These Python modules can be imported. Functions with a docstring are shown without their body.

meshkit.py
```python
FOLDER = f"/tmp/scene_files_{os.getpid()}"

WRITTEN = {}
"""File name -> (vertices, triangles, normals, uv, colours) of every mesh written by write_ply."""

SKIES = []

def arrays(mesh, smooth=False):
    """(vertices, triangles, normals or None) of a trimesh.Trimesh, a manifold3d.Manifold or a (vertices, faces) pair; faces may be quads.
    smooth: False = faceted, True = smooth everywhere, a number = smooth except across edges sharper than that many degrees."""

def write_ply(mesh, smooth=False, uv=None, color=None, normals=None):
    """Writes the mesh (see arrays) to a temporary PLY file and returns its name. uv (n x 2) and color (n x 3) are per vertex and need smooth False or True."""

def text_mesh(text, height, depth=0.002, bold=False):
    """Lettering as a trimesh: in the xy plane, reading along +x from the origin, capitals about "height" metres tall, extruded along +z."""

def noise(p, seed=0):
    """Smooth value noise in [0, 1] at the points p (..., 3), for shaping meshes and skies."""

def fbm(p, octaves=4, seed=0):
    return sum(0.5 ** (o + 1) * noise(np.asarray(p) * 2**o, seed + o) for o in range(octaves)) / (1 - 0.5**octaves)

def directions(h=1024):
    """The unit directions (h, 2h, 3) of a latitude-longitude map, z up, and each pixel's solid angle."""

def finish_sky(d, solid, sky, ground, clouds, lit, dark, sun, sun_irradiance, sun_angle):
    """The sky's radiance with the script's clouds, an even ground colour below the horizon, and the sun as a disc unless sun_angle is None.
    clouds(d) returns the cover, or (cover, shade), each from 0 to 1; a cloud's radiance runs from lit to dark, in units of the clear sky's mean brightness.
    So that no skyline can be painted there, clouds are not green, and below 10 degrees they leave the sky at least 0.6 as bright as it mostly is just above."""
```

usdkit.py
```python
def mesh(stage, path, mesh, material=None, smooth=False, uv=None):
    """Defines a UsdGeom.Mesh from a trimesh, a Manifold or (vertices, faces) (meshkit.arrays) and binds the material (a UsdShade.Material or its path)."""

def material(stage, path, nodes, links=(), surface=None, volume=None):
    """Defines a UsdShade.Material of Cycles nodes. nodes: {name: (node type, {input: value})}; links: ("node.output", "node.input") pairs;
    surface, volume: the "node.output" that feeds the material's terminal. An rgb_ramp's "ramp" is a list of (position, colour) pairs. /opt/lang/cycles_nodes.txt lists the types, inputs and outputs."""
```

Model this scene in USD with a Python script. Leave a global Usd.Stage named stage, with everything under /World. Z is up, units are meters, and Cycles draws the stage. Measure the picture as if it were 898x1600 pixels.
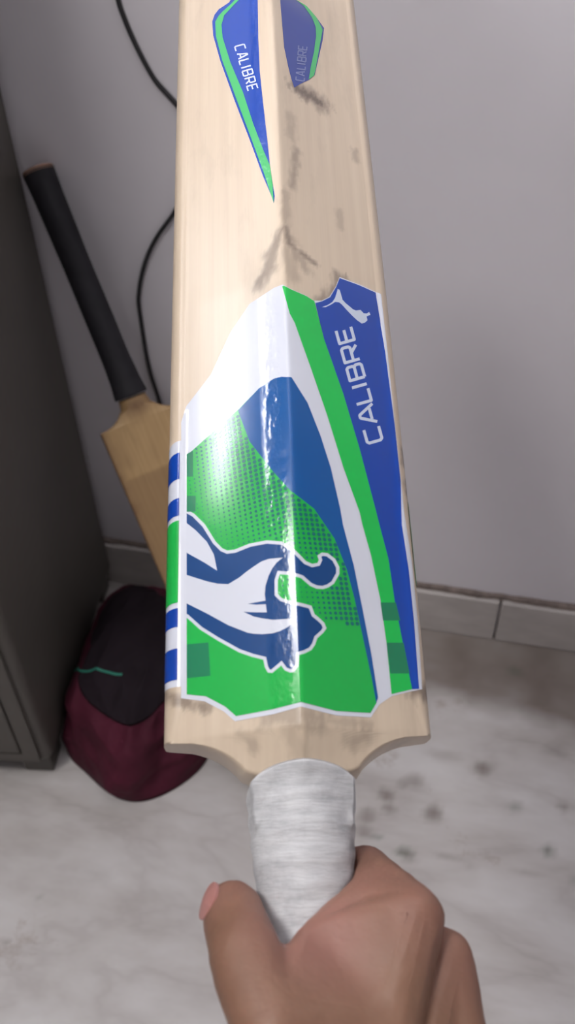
import math, numpy as np, trimesh, manifold3d, shapely
from shapely.geometry import Polygon, LineString, Point, box
from shapely.ops import unary_union
import usdkit, meshkit
from pxr import Usd, UsdGeom, UsdLux, UsdShade, Gf, Sdf, Vt

stage = Usd.Stage.CreateInMemory()
UsdGeom.SetStageUpAxis(stage, "Z")
UsdGeom.SetStageMetersPerUnit(stage, 1.0)
world = UsdGeom.Xform.Define(stage, "/World")
stage.SetDefaultPrim(world.GetPrim())
_T = Sdf.ValueTypeNames

# ------------------------------------------------------------------ camera: a phone held at chest height, looking down
FPX, EYE = 1330.0, np.array([0, 0, 1.15])
VIEW = np.array([[0.973687, -0.129253, -0.187689], [0.226362, 0.64374, 0.730999], [-0.026339, 0.75425, -0.656059]])   # columns: right, up, forward
cam = UsdGeom.Camera.Define(stage, "/World/camera")
cam.CreateHorizontalApertureAttr(36.0)
cam.CreateVerticalApertureAttr(36.0 * 1600 / 898)
cam.CreateFocalLengthAttr(36.0 * FPX / 898)
cam.CreateClippingRangeAttr(Gf.Vec2f(0.02, 100))
cam.CreateFStopAttr(20.0)
cam.CreateFocusDistanceAttr(0.45)
cam.CreateExposureAttr(-0.27)
R_, U_, D_ = VIEW.T
cam.AddTransformOp().Set(Gf.Matrix4d(*R_, 0, *U_, 0, *(-D_), 0, *EYE, 1))

# ------------------------------------------------------------------ light: daylight through the window in the left wall, a dim sky behind it
XL, XR, YB, YF, ZC = -1.22, 2.3, 1.035, -1.75, 2.85
WY0, WY1, WZ0, WZ1 = 0.05, 0.90, 1.88, 2.66                       # in the left wall (along y)
LAMP_AT = np.array([-0.8, -0.45, 2.79])                                # a flat lamp on the ceiling, behind and left of the camera
day = UsdLux.RectLight.Define(stage, "/World/daylight")
day.CreateWidthAttr(WZ1 - WZ0 + 0.1); day.CreateHeightAttr(WY1 - WY0 + 0.1)
day.CreateIntensityAttr(88.0); day.CreateColorAttr(Gf.Vec3f(0.96, 0.97, 1.0))
day.AddTranslateOp().Set(Gf.Vec3d(XL - 0.19, (WY0 + WY1) / 2, (WZ0 + WZ1) / 2)); day.AddRotateYOp().Set(-90)
LAMP_POWER = 42.0
sky = UsdLux.DomeLight.Define(stage, "/World/sky")
sky.CreateIntensityAttr(0.4); sky.CreateColorAttr(Gf.Vec3f(0.75, 0.85, 1.0))

# ------------------------------------------------------------------ helpers
taken = {}
def path_of(name, parent):
    base = parent.GetPath() if parent is not None else Sdf.Path("/World")
    k = (str(base), name); n = taken.get(k, 0); taken[k] = n + 1
    return str(base.AppendChild(name if n == 0 else f"{name}_{n:03d}"))

def tag(p, label=None, category=None, kind=None, group=None):
    p = p.GetPrim() if hasattr(p, "GetPrim") else p
    for k, v in (("label", label), ("category", category), ("kind", kind), ("group", group)):
        if v: p.SetCustomDataByKey(k, v)
    return p

def thing(name, label, category, matrix=None, loc=None):
    x = UsdGeom.Xform.Define(stage, path_of(name, None))
    if matrix is not None: x.AddTransformOp().Set(matrix)
    if loc is not None: x.AddTranslateOp().Set(Gf.Vec3d(*map(float, loc)))
    return tag(x, label, category)

def obj(name, mesh, mat, parent=None, smooth=30, normals=None, label=None, kind=None, primvars=None):
    p = path_of(name, parent)
    if normals is None and primvars is None:
        m = usdkit.mesh(stage, p, mesh, mat, smooth)
    else:
        v, f, n = meshkit.arrays(mesh, False if normals is not None else True)
        n = normals if normals is not None else n
        m = usdkit.mesh(stage, p, (v, f), mat, False)
        m.CreateNormalsAttr(Vt.Vec3fArray.FromNumpy(np.asarray(n, np.float32))); m.SetNormalsInterpolation("vertex")
        for k, a in (primvars or {}).items():
            a = np.asarray(a, np.float32)
            UsdGeom.PrimvarsAPI(m).CreatePrimvar(k, _T.Color3fArray, "vertex").Set(Vt.Vec3fArray.FromNumpy(np.repeat(a[:, None], 3, 1).copy()))
    return tag(m, label, kind=kind)

def bx(x0, x1, y0, y1, z0, z1, r=0.0):
    if r <= 0:
        return trimesh.creation.box(bounds=[[x0, y0, z0], [x1, y1, z1]])
    pts = [manifold3d.Manifold.sphere(r, 12).translate((x, y, z)) for x in (x0 + r, x1 - r) for y in (y0 + r, y1 - r) for z in (z0 + r, z1 - r)]
    return tm(manifold3d.Manifold.batch_hull(pts))

def tm(m):
    a = m.to_mesh(); return trimesh.Trimesh(a.vert_properties[:, :3], a.tri_verts, process=False)

def tube(points, r, sides=10, caps=True):
    p = np.asarray(points, float); n = len(p); r = np.broadcast_to(r, (n,))
    t = np.gradient(p, axis=0); t /= np.linalg.norm(t, axis=1, keepdims=True)
    a = np.cross(t[0], [0.3, 0.9, 0.31]); a /= np.linalg.norm(a); fr = []
    for k in range(n):
        a = a - t[k] * (a @ t[k]); a /= np.linalg.norm(a); fr.append((a, np.cross(t[k], a)))
    g = np.arange(sides) * 2 * np.pi / sides
    v = np.vstack([p[k] + r[k] * (np.cos(g)[:, None] * fr[k][0] + np.sin(g)[:, None] * fr[k][1]) for k in range(n)])
    f = []
    for k in range(n - 1):
        for j in range(sides):
            q = (k * sides + j, k * sides + (j + 1) % sides, (k + 1) * sides + (j + 1) % sides, (k + 1) * sides + j)
            f += [(q[0], q[1], q[2]), (q[0], q[2], q[3])]
    if caps:
        for k, fl in ((0, 1), (n - 1, 0)):
            c = len(v); v = np.vstack([v, p[k]])
            for j in range(sides):
                e = (k * sides + j, k * sides + (j + 1) % sides); f.append((c, e[1], e[0]) if fl else (c, e[0], e[1]))
    return trimesh.Trimesh(v, f, process=False)

def loft(rings, caps=True):
    """Closed rings of equal length -> a mesh."""
    n, m = len(rings), len(rings[0]); v = np.vstack(rings); f = []
    i = np.arange(n - 1)[:, None] * m + np.arange(m)[None]; j = np.arange(n - 1)[:, None] * m + (np.arange(m)[None] + 1) % m
    f = np.vstack([np.stack([i, j, j + m], -1).reshape(-1, 3), np.stack([i, j + m, i + m], -1).reshape(-1, 3)])
    if caps:
        for k, fl in ((0, True), (n - 1, False)):
            c = len(v); v = np.vstack([v, rings[k].mean(0)])
            e = np.stack([k * m + np.arange(m), k * m + (np.arange(m) + 1) % m], 1)
            f = np.vstack([f, np.c_[np.full(m, c), e[:, ::-1] if fl else e]])
    t = trimesh.Trimesh(v, f, process=False)
    if t.volume < 0: t.invert()
    return t

# ------------------------------------------------------------------ materials
def mat(name, nodes, links, surface="p.BSDF"):
    return usdkit.material(stage, "/World/Looks/" + name, nodes, links, surface)

def plain(name, color, rough=0.5, noise=0.0, scale=20, bump=0.0, bscale=None, spec=0.5, coat=0.0, metallic=0.0, stretch=(1, 1, 1)):
    c = np.array(color, float)
    n = {"p": ("principled_bsdf", {"base_color": tuple(c), "roughness": rough, "specular_ior_level": spec, "coat_weight": coat, "metallic": metallic}),
         "tc": ("texture_coordinate", {}), "mp": ("mapping", {"scale": stretch})}
    l = [("tc.object", "mp.vector")]
    if noise:
        n["n"] = ("noise_texture", {"scale": scale, "detail": 5.0, "roughness": 0.6})
        n["r"] = ("rgb_ramp", {"ramp": [(0.3, tuple(c * (1 - noise))), (0.7, tuple(np.minimum(1, c * (1 + noise))))]})
        l += [("mp.vector", "n.vector"), ("n.fac", "r.fac"), ("r.color", "p.base_color")]
    if bump:
        n["bn"] = ("noise_texture", {"scale": bscale or scale, "detail": 4.0})
        n["b"] = ("bump", {"strength": 1.0, "distance": bump})
        l += [("mp.vector", "bn.vector"), ("bn.fac", "b.height"), ("b.normal", "p.normal")]
    return mat(name, n, l)

M = {}
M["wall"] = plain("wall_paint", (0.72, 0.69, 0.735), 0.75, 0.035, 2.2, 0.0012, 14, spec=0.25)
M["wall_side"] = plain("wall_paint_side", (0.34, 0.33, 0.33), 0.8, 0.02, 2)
M["ceiling"] = plain("ceiling_paint", (0.75, 0.74, 0.73), 0.85)
# floor: pale marble with veins running along the wall, brown dirt, a few spills of their own shape, and shade painted in beside the wall
fl = {"tc": ("texture_coordinate", {}), "mp": ("mapping", {"scale": (1.0, 2.6, 1.0), "rotation": (0, 0, -0.10)}),
      "n1": ("noise_texture", {"scale": 3.0, "detail": 6.0, "roughness": 0.58, "distortion": 0.15}),
      "r1": ("rgb_ramp", {"ramp": [(0.30, (0.47, 0.44, 0.425)), (0.46, (0.555, 0.53, 0.525)), (0.60, (0.60, 0.58, 0.58)), (0.75, (0.65, 0.635, 0.635))]}),
      "n2": ("noise_texture", {"scale": 2.2, "detail": 5.0, "roughness": 0.55, "distortion": 0.3}),
      "ab": ("math", {"math_type": "subtract", "value2": 0.5}), "ab2": ("math", {"math_type": "absolute"}),
      "r2": ("rgb_ramp", {"ramp": [(0.0, (0.80, 0.78, 0.77)), (0.03, (0.90, 0.89, 0.88)), (0.09, (1, 1, 1))]}),
      "mx": ("mix", {"mix_type": "multiply", "fac": 0.85}),
      "n3": ("noise_texture", {"scale": 9.0, "detail": 6.0, "roughness": 0.7}),
      "r3": ("rgb_ramp", {"ramp": [(0.60, (0, 0, 0)), (0.72, (0.55, 0.55, 0.55))]}),
      "gr": ("mix", {"color2": (0.27, 0.20, 0.155)}),
      "at": ("attribute", {"attribute": "grime_shade"}), "at2": ("attribute", {"attribute": "moss"}),
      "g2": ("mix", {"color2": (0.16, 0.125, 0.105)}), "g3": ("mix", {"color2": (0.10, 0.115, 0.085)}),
      "p": ("principled_bsdf", {"roughness": 0.38, "specular_ior_level": 0.4}),
      "bn": ("noise_texture", {"scale": 30.0, "detail": 3.0}), "b": ("bump", {"strength": 0.4, "distance": 0.001})}
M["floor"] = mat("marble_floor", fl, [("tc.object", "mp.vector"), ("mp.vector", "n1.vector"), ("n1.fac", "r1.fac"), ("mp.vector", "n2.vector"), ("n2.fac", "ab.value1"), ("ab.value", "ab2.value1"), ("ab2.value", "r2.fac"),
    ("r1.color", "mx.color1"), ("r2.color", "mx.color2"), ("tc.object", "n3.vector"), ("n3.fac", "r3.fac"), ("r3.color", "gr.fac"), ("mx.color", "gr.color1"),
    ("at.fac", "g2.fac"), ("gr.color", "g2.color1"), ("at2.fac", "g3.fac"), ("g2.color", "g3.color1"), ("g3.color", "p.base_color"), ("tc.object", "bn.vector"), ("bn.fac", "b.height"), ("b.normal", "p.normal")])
M["skirting"] = plain("marble_skirting", (0.50, 0.465, 0.45), 0.45, 0.14, 9, 0.0008, 40, stretch=(1, 3, 3))
M["grout"] = plain("dirty_grout", (0.20, 0.16, 0.145), 0.9, 0.35, 60, 0.002, 90)
M["steel_paint"] = plain("cabinet_paint", (0.085, 0.076, 0.067), 0.5, 0.08, 6, 0.0004, 60)
M["dark_gap"] = plain("cabinet_gap", (0.03, 0.03, 0.03), 0.8)
M["bag"] = plain("bag_cloth", (0.066, 0.008, 0.021), 0.8, 0.25, 14, 0.0012, 160, spec=0.25)
M["bag_navy"] = plain("bag_navy_cloth", (0.013, 0.008, 0.012), 0.85, 0.2, 14, 0.001, 160, spec=0.2)
M["teal"] = plain("teal_cord", (0.02, 0.20, 0.14), 0.6)
M["cable"] = plain("black_cable", (0.018, 0.017, 0.02), 0.5)
M["plug"] = plain("plug_plastic", (0.035, 0.045, 0.042), 0.5)
M["rubber"] = plain("grip_rubber", (0.014, 0.013, 0.017), 0.65, 0.2, 40, spec=0.3)
M["grip_end"] = plain("grip_end_wood", (0.30, 0.175, 0.13), 0.7, 0.25, 60)
M["window_frame"] = plain("window_paint", (0.55, 0.53, 0.5), 0.5)

def wood(name, c0, c1, dark, rough, dirt=True, coat=0.0):
    n = {"tc": ("texture_coordinate", {}), "mp": ("mapping", {"scale": (260.0, 5.0, 60.0)}), "n": ("noise_texture", {"scale": 1.0, "detail": 5.0, "roughness": 0.6, "distortion": 0.2}),
         "r": ("rgb_ramp", {"ramp": [(0.28, c0), (0.72, c1)]}), "mp2": ("mapping", {"scale": (40.0, 9.0, 20.0)}), "n2": ("noise_texture", {"scale": 1.0, "detail": 6.0, "roughness": 0.65}),
         "r2": ("rgb_ramp", {"ramp": [(0.55, (0, 0, 0)), (0.78, (0.45, 0.45, 0.45))]}), "g": ("mix", {"color2": tuple(np.array(c0) * 0.55)}),
         "at": ("attribute", {"attribute": "scuff"}), "s": ("mix", {"color2": dark}),
         "p": ("principled_bsdf", {"roughness": rough, "specular_ior_level": 0.5, "coat_weight": coat, "coat_roughness": 0.3})}
    return mat(name, n, [("tc.object", "mp.vector"), ("mp.vector", "n.vector"), ("n.fac", "r.fac"), ("tc.object", "mp2.vector"), ("mp2.vector", "n2.vector"), ("n2.fac", "r2.fac"), ("r2.color", "g.fac"), ("r.color", "g.color1"),
                         ("g.color", "s.color1"), ("at.fac", "s.fac"), ("s.color", "p.base_color")])
M["willow"] = wood("willow", (0.54, 0.43, 0.325), (0.60, 0.49, 0.375), (0.13, 0.095, 0.075), 0.33)
M["old_willow"] = wood("old_willow", (0.36, 0.225, 0.10), (0.44, 0.29, 0.14), (0.11, 0.05, 0.025), 0.55)

def print_mat(name, color, rough=0.16, fade=None):
    """Glossy sticker film: the film is wrinkled in a band beside the ridge."""
    n = {"tc": ("texture_coordinate", {}), "sx": ("separate_xyz", {}), "m1": ("map_range", {"range_type": "smoothstep", "from_min": -0.013, "from_max": -0.008, "to_min": 0.0, "to_max": 1.0, "clamp": True}),
         "m2": ("map_range", {"range_type": "smoothstep", "from_min": -0.005, "from_max": -0.001, "to_min": 1.0, "to_max": 0.0, "clamp": True}), "mu": ("math", {"math_type": "multiply"}),
         "mp": ("mapping", {"scale": (260.0, 150.0, 120.0)}), "n": ("noise_texture", {"scale": 1.0, "detail": 2.0}), "mh": ("math", {"math_type": "multiply"}),
         "mp2": ("mapping", {"scale": (30.0, 22.0, 20.0)}), "n2": ("noise_texture", {"scale": 1.0, "detail": 1.0}), "m3": ("math", {"math_type": "multiply_add", "value2": 0.35}),
         "b": ("bump", {"strength": 1.0, "distance": 0.0004}), "p": ("principled_bsdf", {"base_color": color, "roughness": rough, "specular_ior_level": 0.5})}
    l = [("tc.object", "sx.vector"), ("sx.x", "m1.value"), ("sx.x", "m2.value"), ("m1.result", "mu.value1"), ("m2.result", "mu.value2"), ("tc.object", "mp.vector"), ("mp.vector", "n.vector"), ("n.fac", "mh.value1"), ("mu.value", "mh.value2"),
         ("tc.object", "mp2.vector"), ("mp2.vector", "n2.vector"), ("n2.fac", "m3.value1"), ("mh.value", "m3.value3"), ("m3.value", "b.height"), ("b.normal", "p.normal")]
    if fade:      # the print runs out into bare film towards the toe
        n["fm"] = ("map_range", {"range_type": "smoothstep", "from_min": fade[0], "from_max": fade[1], "to_min": 0.0, "to_max": 1.0, "clamp": True}); n["fx"] = ("mix", {"color1": color, "color2": fade[2]})
        l += [("sx.y", "fm.value"), ("fm.result", "fx.fac"), ("fx.color", "p.base_color")]
    return mat(name, n, l)
WHITE, GREEN, BLUE, NAVY = (0.60, 0.62, 0.70), (0.008, 0.39, 0.060), (0.001, 0.046, 0.34), (0.001, 0.048, 0.19)
M["p_white"] = print_mat("print_white", WHITE)
M["p_green"] = print_mat("print_green", GREEN)
M["p_stripe"] = print_mat("print_bright_green", (0.006, 0.46, 0.070))
M["p_dark"] = print_mat("print_dark_green", (0.008, 0.19, 0.085))
M["p_blue"] = print_mat("print_blue", BLUE)
M["p_panel_blue"] = print_mat("print_panel_blue", (0.001, 0.078, 0.29))
M["p_dot"] = print_mat("print_dots", (0.002, 0.13, 0.13))
M["p_navy"] = print_mat("print_navy", NAVY)
M["p_letter"] = print_mat("print_lettering", (0.52, 0.58, 0.70), 0.3)
M["p_kite"] = print_mat("print_fading_blue", (0.008, 0.055, 0.36), 0.22, (0.405, 0.448, (0.30, 0.33, 0.44)))
M["p_kite_worn"] = print_mat("print_worn_blue", (0.03, 0.055, 0.27), 0.4, (0.385, 0.445, (0.29, 0.29, 0.38)))
M["p_kite_green"] = print_mat("print_kite_green", (0.05, 0.42, 0.13), 0.25)
M["p_worn_letter"] = print_mat("print_worn_lettering", (0.17, 0.20, 0.40), 0.45)
# grey cloth tape wound round the handle
tp = {"tc": ("texture_coordinate", {}), "mp": ("mapping", {"scale": (60.0, 420.0, 60.0)}), "n": ("noise_texture", {"scale": 1.0, "detail": 4.0, "roughness": 0.7}), "mp2": ("mapping", {"scale": (45.0, 40.0, 45.0)}), "n2": ("noise_texture", {"scale": 1.0, "detail": 5.0, "roughness": 0.7}),
      "r": ("rgb_ramp", {"ramp": [(0.25, (0.43, 0.435, 0.45)), (0.5, (0.53, 0.53, 0.545)), (0.75, (0.60, 0.60, 0.61))]}), "r2": ("rgb_ramp", {"ramp": [(0.35, (0.6, 0.6, 0.62)), (0.55, (1, 1, 1))]}), "mx": ("mix", {"mix_type": "multiply", "fac": 0.6}),
      "at": ("attribute", {"attribute": "scuff"}), "s": ("mix", {"color2": (0.17, 0.17, 0.18)}),
      "b": ("bump", {"strength": 0.6, "distance": 0.0008}), "p": ("principled_bsdf", {"roughness": 0.55, "specular_ior_level": 0.4})}
M["tape"] = mat("handle_tape", tp, [("tc.object", "mp.vector"), ("mp.vector", "n.vector"), ("n.fac", "r.fac"), ("tc.object", "mp2.vector"), ("mp2.vector", "n2.vector"), ("n2.fac", "r2.fac"), ("r.color", "mx.color1"), ("r2.color", "mx.color2"),
      ("at.fac", "s.fac"), ("mx.color", "s.color1"), ("s.color", "p.base_color"), ("n.fac", "b.height"), ("b.normal", "p.normal")])
sk = {"tc": ("texture_coordinate", {}), "n": ("noise_texture", {"scale": 26.0, "detail": 4.0, "roughness": 0.6}), "r": ("rgb_ramp", {"ramp": [(0.3, (0.165, 0.085, 0.055)), (0.7, (0.210, 0.112, 0.073))]}),
      "at": ("attribute", {"attribute": "rosy"}), "x": ("mix", {"color2": (0.28, 0.13, 0.108)}),
      "n2": ("noise_texture", {"scale": 420.0, "detail": 3.0}), "n3": ("noise_texture", {"scale": 90.0, "detail": 3.0}), "ad": ("math", {"math_type": "multiply_add", "value2": 0.35}), "b": ("bump", {"strength": 0.6, "distance": 0.0009}),
      "p": ("principled_bsdf", {"roughness": 0.5, "specular_ior_level": 0.35, "subsurface_weight": 0.12, "subsurface_radius": (1.0, 0.35, 0.2), "subsurface_scale": 0.004})}
M["skin"] = mat("skin", sk, [("tc.object", "n.vector"), ("n.fac", "r.fac"), ("r.color", "x.color1"), ("at.fac", "x.fac"), ("x.color", "p.base_color"), ("tc.object", "n2.vector"), ("tc.object", "n3.vector"), ("n2.fac", "ad.value1"), ("n3.fac", "ad.value3"), ("ad.value", "b.height"), ("b.normal", "p.normal")])
M["nail"] = plain("nail", (0.40, 0.185, 0.165), 0.35, 0.06, 100)
M["pane"] = mat("window_glass", {"t": ("transparent_bsdf", {}), "g": ("glossy_bsdf", {"roughness": 0.02}), "f": ("fresnel", {"IOR": 1.45}), "m": ("mix_closure", {})}, [("f.fac", "m.fac"), ("t.BSDF", "m.closure1"), ("g.BSDF", "m.closure2")], "m.closure")

# ------------------------------------------------------------------ the room
def grid_floor(x0, x1, y0, y1, fine):
    """A slab whose top is finer where the camera looks, so that it can carry the spills."""
    xs = np.unique(np.r_[np.linspace(x0, fine[0], 6), np.arange(fine[0], fine[1], 0.008), np.linspace(fine[1], x1, 6)])
    ys = np.unique(np.r_[np.linspace(y0, fine[2], 6), np.arange(fine[2], fine[3], 0.008), np.linspace(fine[3], y1, 4)])
    X, Y = np.meshgrid(xs, ys, indexing="ij"); n, m = X.shape
    v = np.stack([X, Y, 0 * X], -1).reshape(-1, 3); i = (np.arange(n - 1)[:, None] * m + np.arange(m - 1)[None]).ravel()
    f = np.vstack([np.c_[i, i + m, i + m + 1], np.c_[i, i + m + 1, i + 1]])
    b = trimesh.creation.box(bounds=[[x0, y0, -0.12], [x1, y1, -0.0005]])
    return np.vstack([v, b.vertices]), np.vstack([f, b.faces + len(v)])
fv, ff = grid_floor(XL - 0.15, XR + 0.12, YF - 0.12, YB + 0.12, (-0.72, 0.52, 0.25, 1.04))
def blotch(spots, seed, f=60):
    w = np.zeros(len(fv))
    for x, y, rx, ry, a in spots:
        d = np.hypot((fv[:, 0] - x) / rx, (fv[:, 1] - y) / ry) + 0.9 * (meshkit.fbm(fv * f, 3, seed) - 0.5)
        w = np.maximum(w, a * np.clip(1.25 - d, 0, 1))
    return w
grime_shade = [(0.0944, 0.7631, 0.0164, 0.0144, 0.75), (-0.0414, 0.6865, 0.0133, 0.0115, 0.7), (-0.0337, 0.666, 0.0112, 0.0092, 0.6), (0.0312, 0.6697, 0.0139, 0.0151, 0.75), (-0.0003, 0.7171, 0.0172, 0.015, 0.5), (-0.0177, 0.71, 0.0115, 0.0107, 0.45), (-0.0611, 0.6476, 0.013, 0.0199, 0.55), (-0.0624, 0.6209, 0.0156, 0.0107, 0.6), (0.0055, 0.5977, 0.0125, 0.0084, 0.5), (0.2135, 0.7206, 0.0092, 0.0093, 0.6), (0.2049, 0.8166, 0.0196, 0.0139, 0.4), (0.0577, 0.6091, 0.0222, 0.0047, 0.35), (0.1623, 0.6086, 0.0262, 0.0046, 0.3), (0.0915, 0.6052, 0.0123, 0.0046, 0.4), (-0.499, 0.372, 0.0085, 0.0034, 0.6), (0.0337, 0.7717, 0.0255, 0.0102, 0.3), (0.0674, 0.9997, 0.0439, 0.0228, 0.35), (0.1855, 1.01, 0.0434, 0.0198, 0.35), (-0.5102, 0.4948, 0.0459, 0.0078, 0.18), (-0.4167, 0.4818, 0.0269, 0.011, 0.18), (-0.3273, 0.4694, 0.035, 0.0105, 0.12)]
moss = [(0.192, 0.6499, 0.0107, 0.0105, 0.75), (0.1456, 0.7058, 0.013, 0.0093, 0.45), (-0.0033, 0.6035, 0.0134, 0.0075, 0.7), (-0.4833, 0.4307, 0.004, 0.0049, 0.9), (-0.3161, 0.5597, 0.0032, 0.0034, 0.9), (0.1389, 0.9581, 0.0149, 0.0109, 0.5), (0.2302, 0.6143, 0.0121, 0.0055, 0.5), (-0.0423, 0.6164, 0.0091, 0.0048, 0.5)]
edge_d = fv[:, 1] - (0.868 - 0.22 * fv[:, 0]) + 0.07 * (meshkit.fbm(fv * 14, 4, 12) - 0.5)      # brown dirt settled along the wall, darkened with painted-in cabinet shade
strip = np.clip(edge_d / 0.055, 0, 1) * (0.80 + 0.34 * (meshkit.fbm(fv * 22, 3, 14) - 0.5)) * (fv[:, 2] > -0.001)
floor = obj("floor", (fv, ff), M["floor"], normals=np.tile([0, 0, 1.0], (len(fv), 1)), primvars={"grime_shade": np.clip(np.maximum(blotch(grime_shade, 3), strip), 0, 1), "moss": blotch(moss, 5)})
tag(floor, "pale worn marble floor with brown stains and grey veins", kind="structure")

tag(obj("wall_back", bx(XL - 0.15, XR + 0.12, YB, YB + 0.12, -0.001, ZC), M["wall"], smooth=False), "lilac grey painted wall behind the bats", kind="structure")
wl = manifold3d.Manifold.cube((0.15, YB - YF, ZC)).translate((XL - 0.15, YF, 0)) - manifold3d.Manifold.cube((0.5, WY1 - WY0, WZ1 - WZ0)).translate((XL - 0.3, WY0, WZ0))
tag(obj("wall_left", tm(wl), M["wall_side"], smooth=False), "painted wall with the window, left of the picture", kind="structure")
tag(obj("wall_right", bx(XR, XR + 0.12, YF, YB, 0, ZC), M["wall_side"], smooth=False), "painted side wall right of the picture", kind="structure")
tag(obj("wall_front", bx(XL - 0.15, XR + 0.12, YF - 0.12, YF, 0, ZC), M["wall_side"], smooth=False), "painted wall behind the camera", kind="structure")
tag(obj("ceiling", bx(XL - 0.15, XR + 0.12, YF - 0.12, YB + 0.12, ZC, ZC + 0.1), M["ceiling"], smooth=False), "white ceiling above the picture", kind="structure")
wn = tag(UsdGeom.Xform.Define(stage, path_of("window_1", None)), "window in the left wall letting in daylight", kind="structure")
xa, xb = XL - 0.10, XL - 0.05
for q in ((WY0, WY0 + 0.045, WZ0, WZ1), (WY1 - 0.045, WY1, WZ0, WZ1), (WY0 + 0.045, WY1 - 0.045, WZ0, WZ0 + 0.045), (WY0 + 0.045, WY1 - 0.045, WZ1 - 0.045, WZ1)):
    obj("window_frame", bx(xa, xb, *q, 0.004), M["window_frame"], wn)
ym = (WY0 + WY1) / 2
obj("mullion", bx(xa, xb, ym - 0.02, ym + 0.02, WZ0 + 0.045, WZ1 - 0.045, 0.004), M["window_frame"], wn)
for y0, y1 in ((WY0 + 0.045, ym - 0.02), (ym + 0.02, WY1 - 0.045)):
    obj("pane", bx(XL - 0.077, XL - 0.073, y0, y1, WZ0 + 0.045, WZ1 - 0.045), M["pane"], wn, smooth=False)

cl = thing("ceiling_lamp", "flat square white lamp fixed to the ceiling behind the camera", "lamp", loc=(LAMP_AT[0], LAMP_AT[1], ZC))
obj("housing", bx(-0.27, 0.27, -0.27, 0.27, -0.052, 0.0, 0.008), M["window_frame"], cl)
lamp = UsdLux.RectLight.Define(stage, cl.GetPath().AppendChild("lamp_light"))
lamp.CreateWidthAttr(0.5); lamp.CreateHeightAttr(0.5); lamp.CreateIntensityAttr(LAMP_POWER); lamp.CreateColorAttr(Gf.Vec3f(1.0, 0.975, 0.95))
lamp.AddTranslateOp().Set(Gf.Vec3d(0, 0, -0.062))

# marble skirting along the back wall: three lengths, with a ragged line of grime along its top
sb = tag(UsdGeom.Xform.Define(stage, path_of("baseboard_back", None)), "pale marble skirting with a dirty joint along its top", kind="structure")
SH, ST = 0.093, 0.014
for x0, x1 in ((XL, -0.62), (-0.618, 0.098), (0.101, 0.86), (0.863, XR)):
    obj("skirting_slab", bx(x0, x1, YB - ST, YB, 0, SH, 0.003), M["skirting"], sb)
rng = np.random.default_rng(4)
xs = np.arange(XL + 0.003, XR - 0.003, 0.006); nz = meshkit.fbm(np.c_[xs * 45, 0 * xs, 0 * xs], 4, 7); n2 = meshkit.fbm(np.c_[xs * 20, 0 * xs + 9, 0 * xs], 4, 9)
lump = 0.006 * np.exp(-((xs - 0.098) / 0.013) ** 2)
rings = [np.array([[x, YB - 0.0005, SH - 0.001], [x, YB - 0.004 - 0.006 * a, SH - 0.001 - l * 0.6], [x, YB - 0.004 - 0.005 * a, SH + 0.004 + 0.006 * b + l * .4], [x, YB - 0.0005, SH + 0.006 + 0.006 * b + l * .4]]) for x, a, b, l in zip(xs, nz, n2, lump)]
obj("grout_line", loft(rings), M["grout"], sb, label="dark ragged line of dirt")

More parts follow.
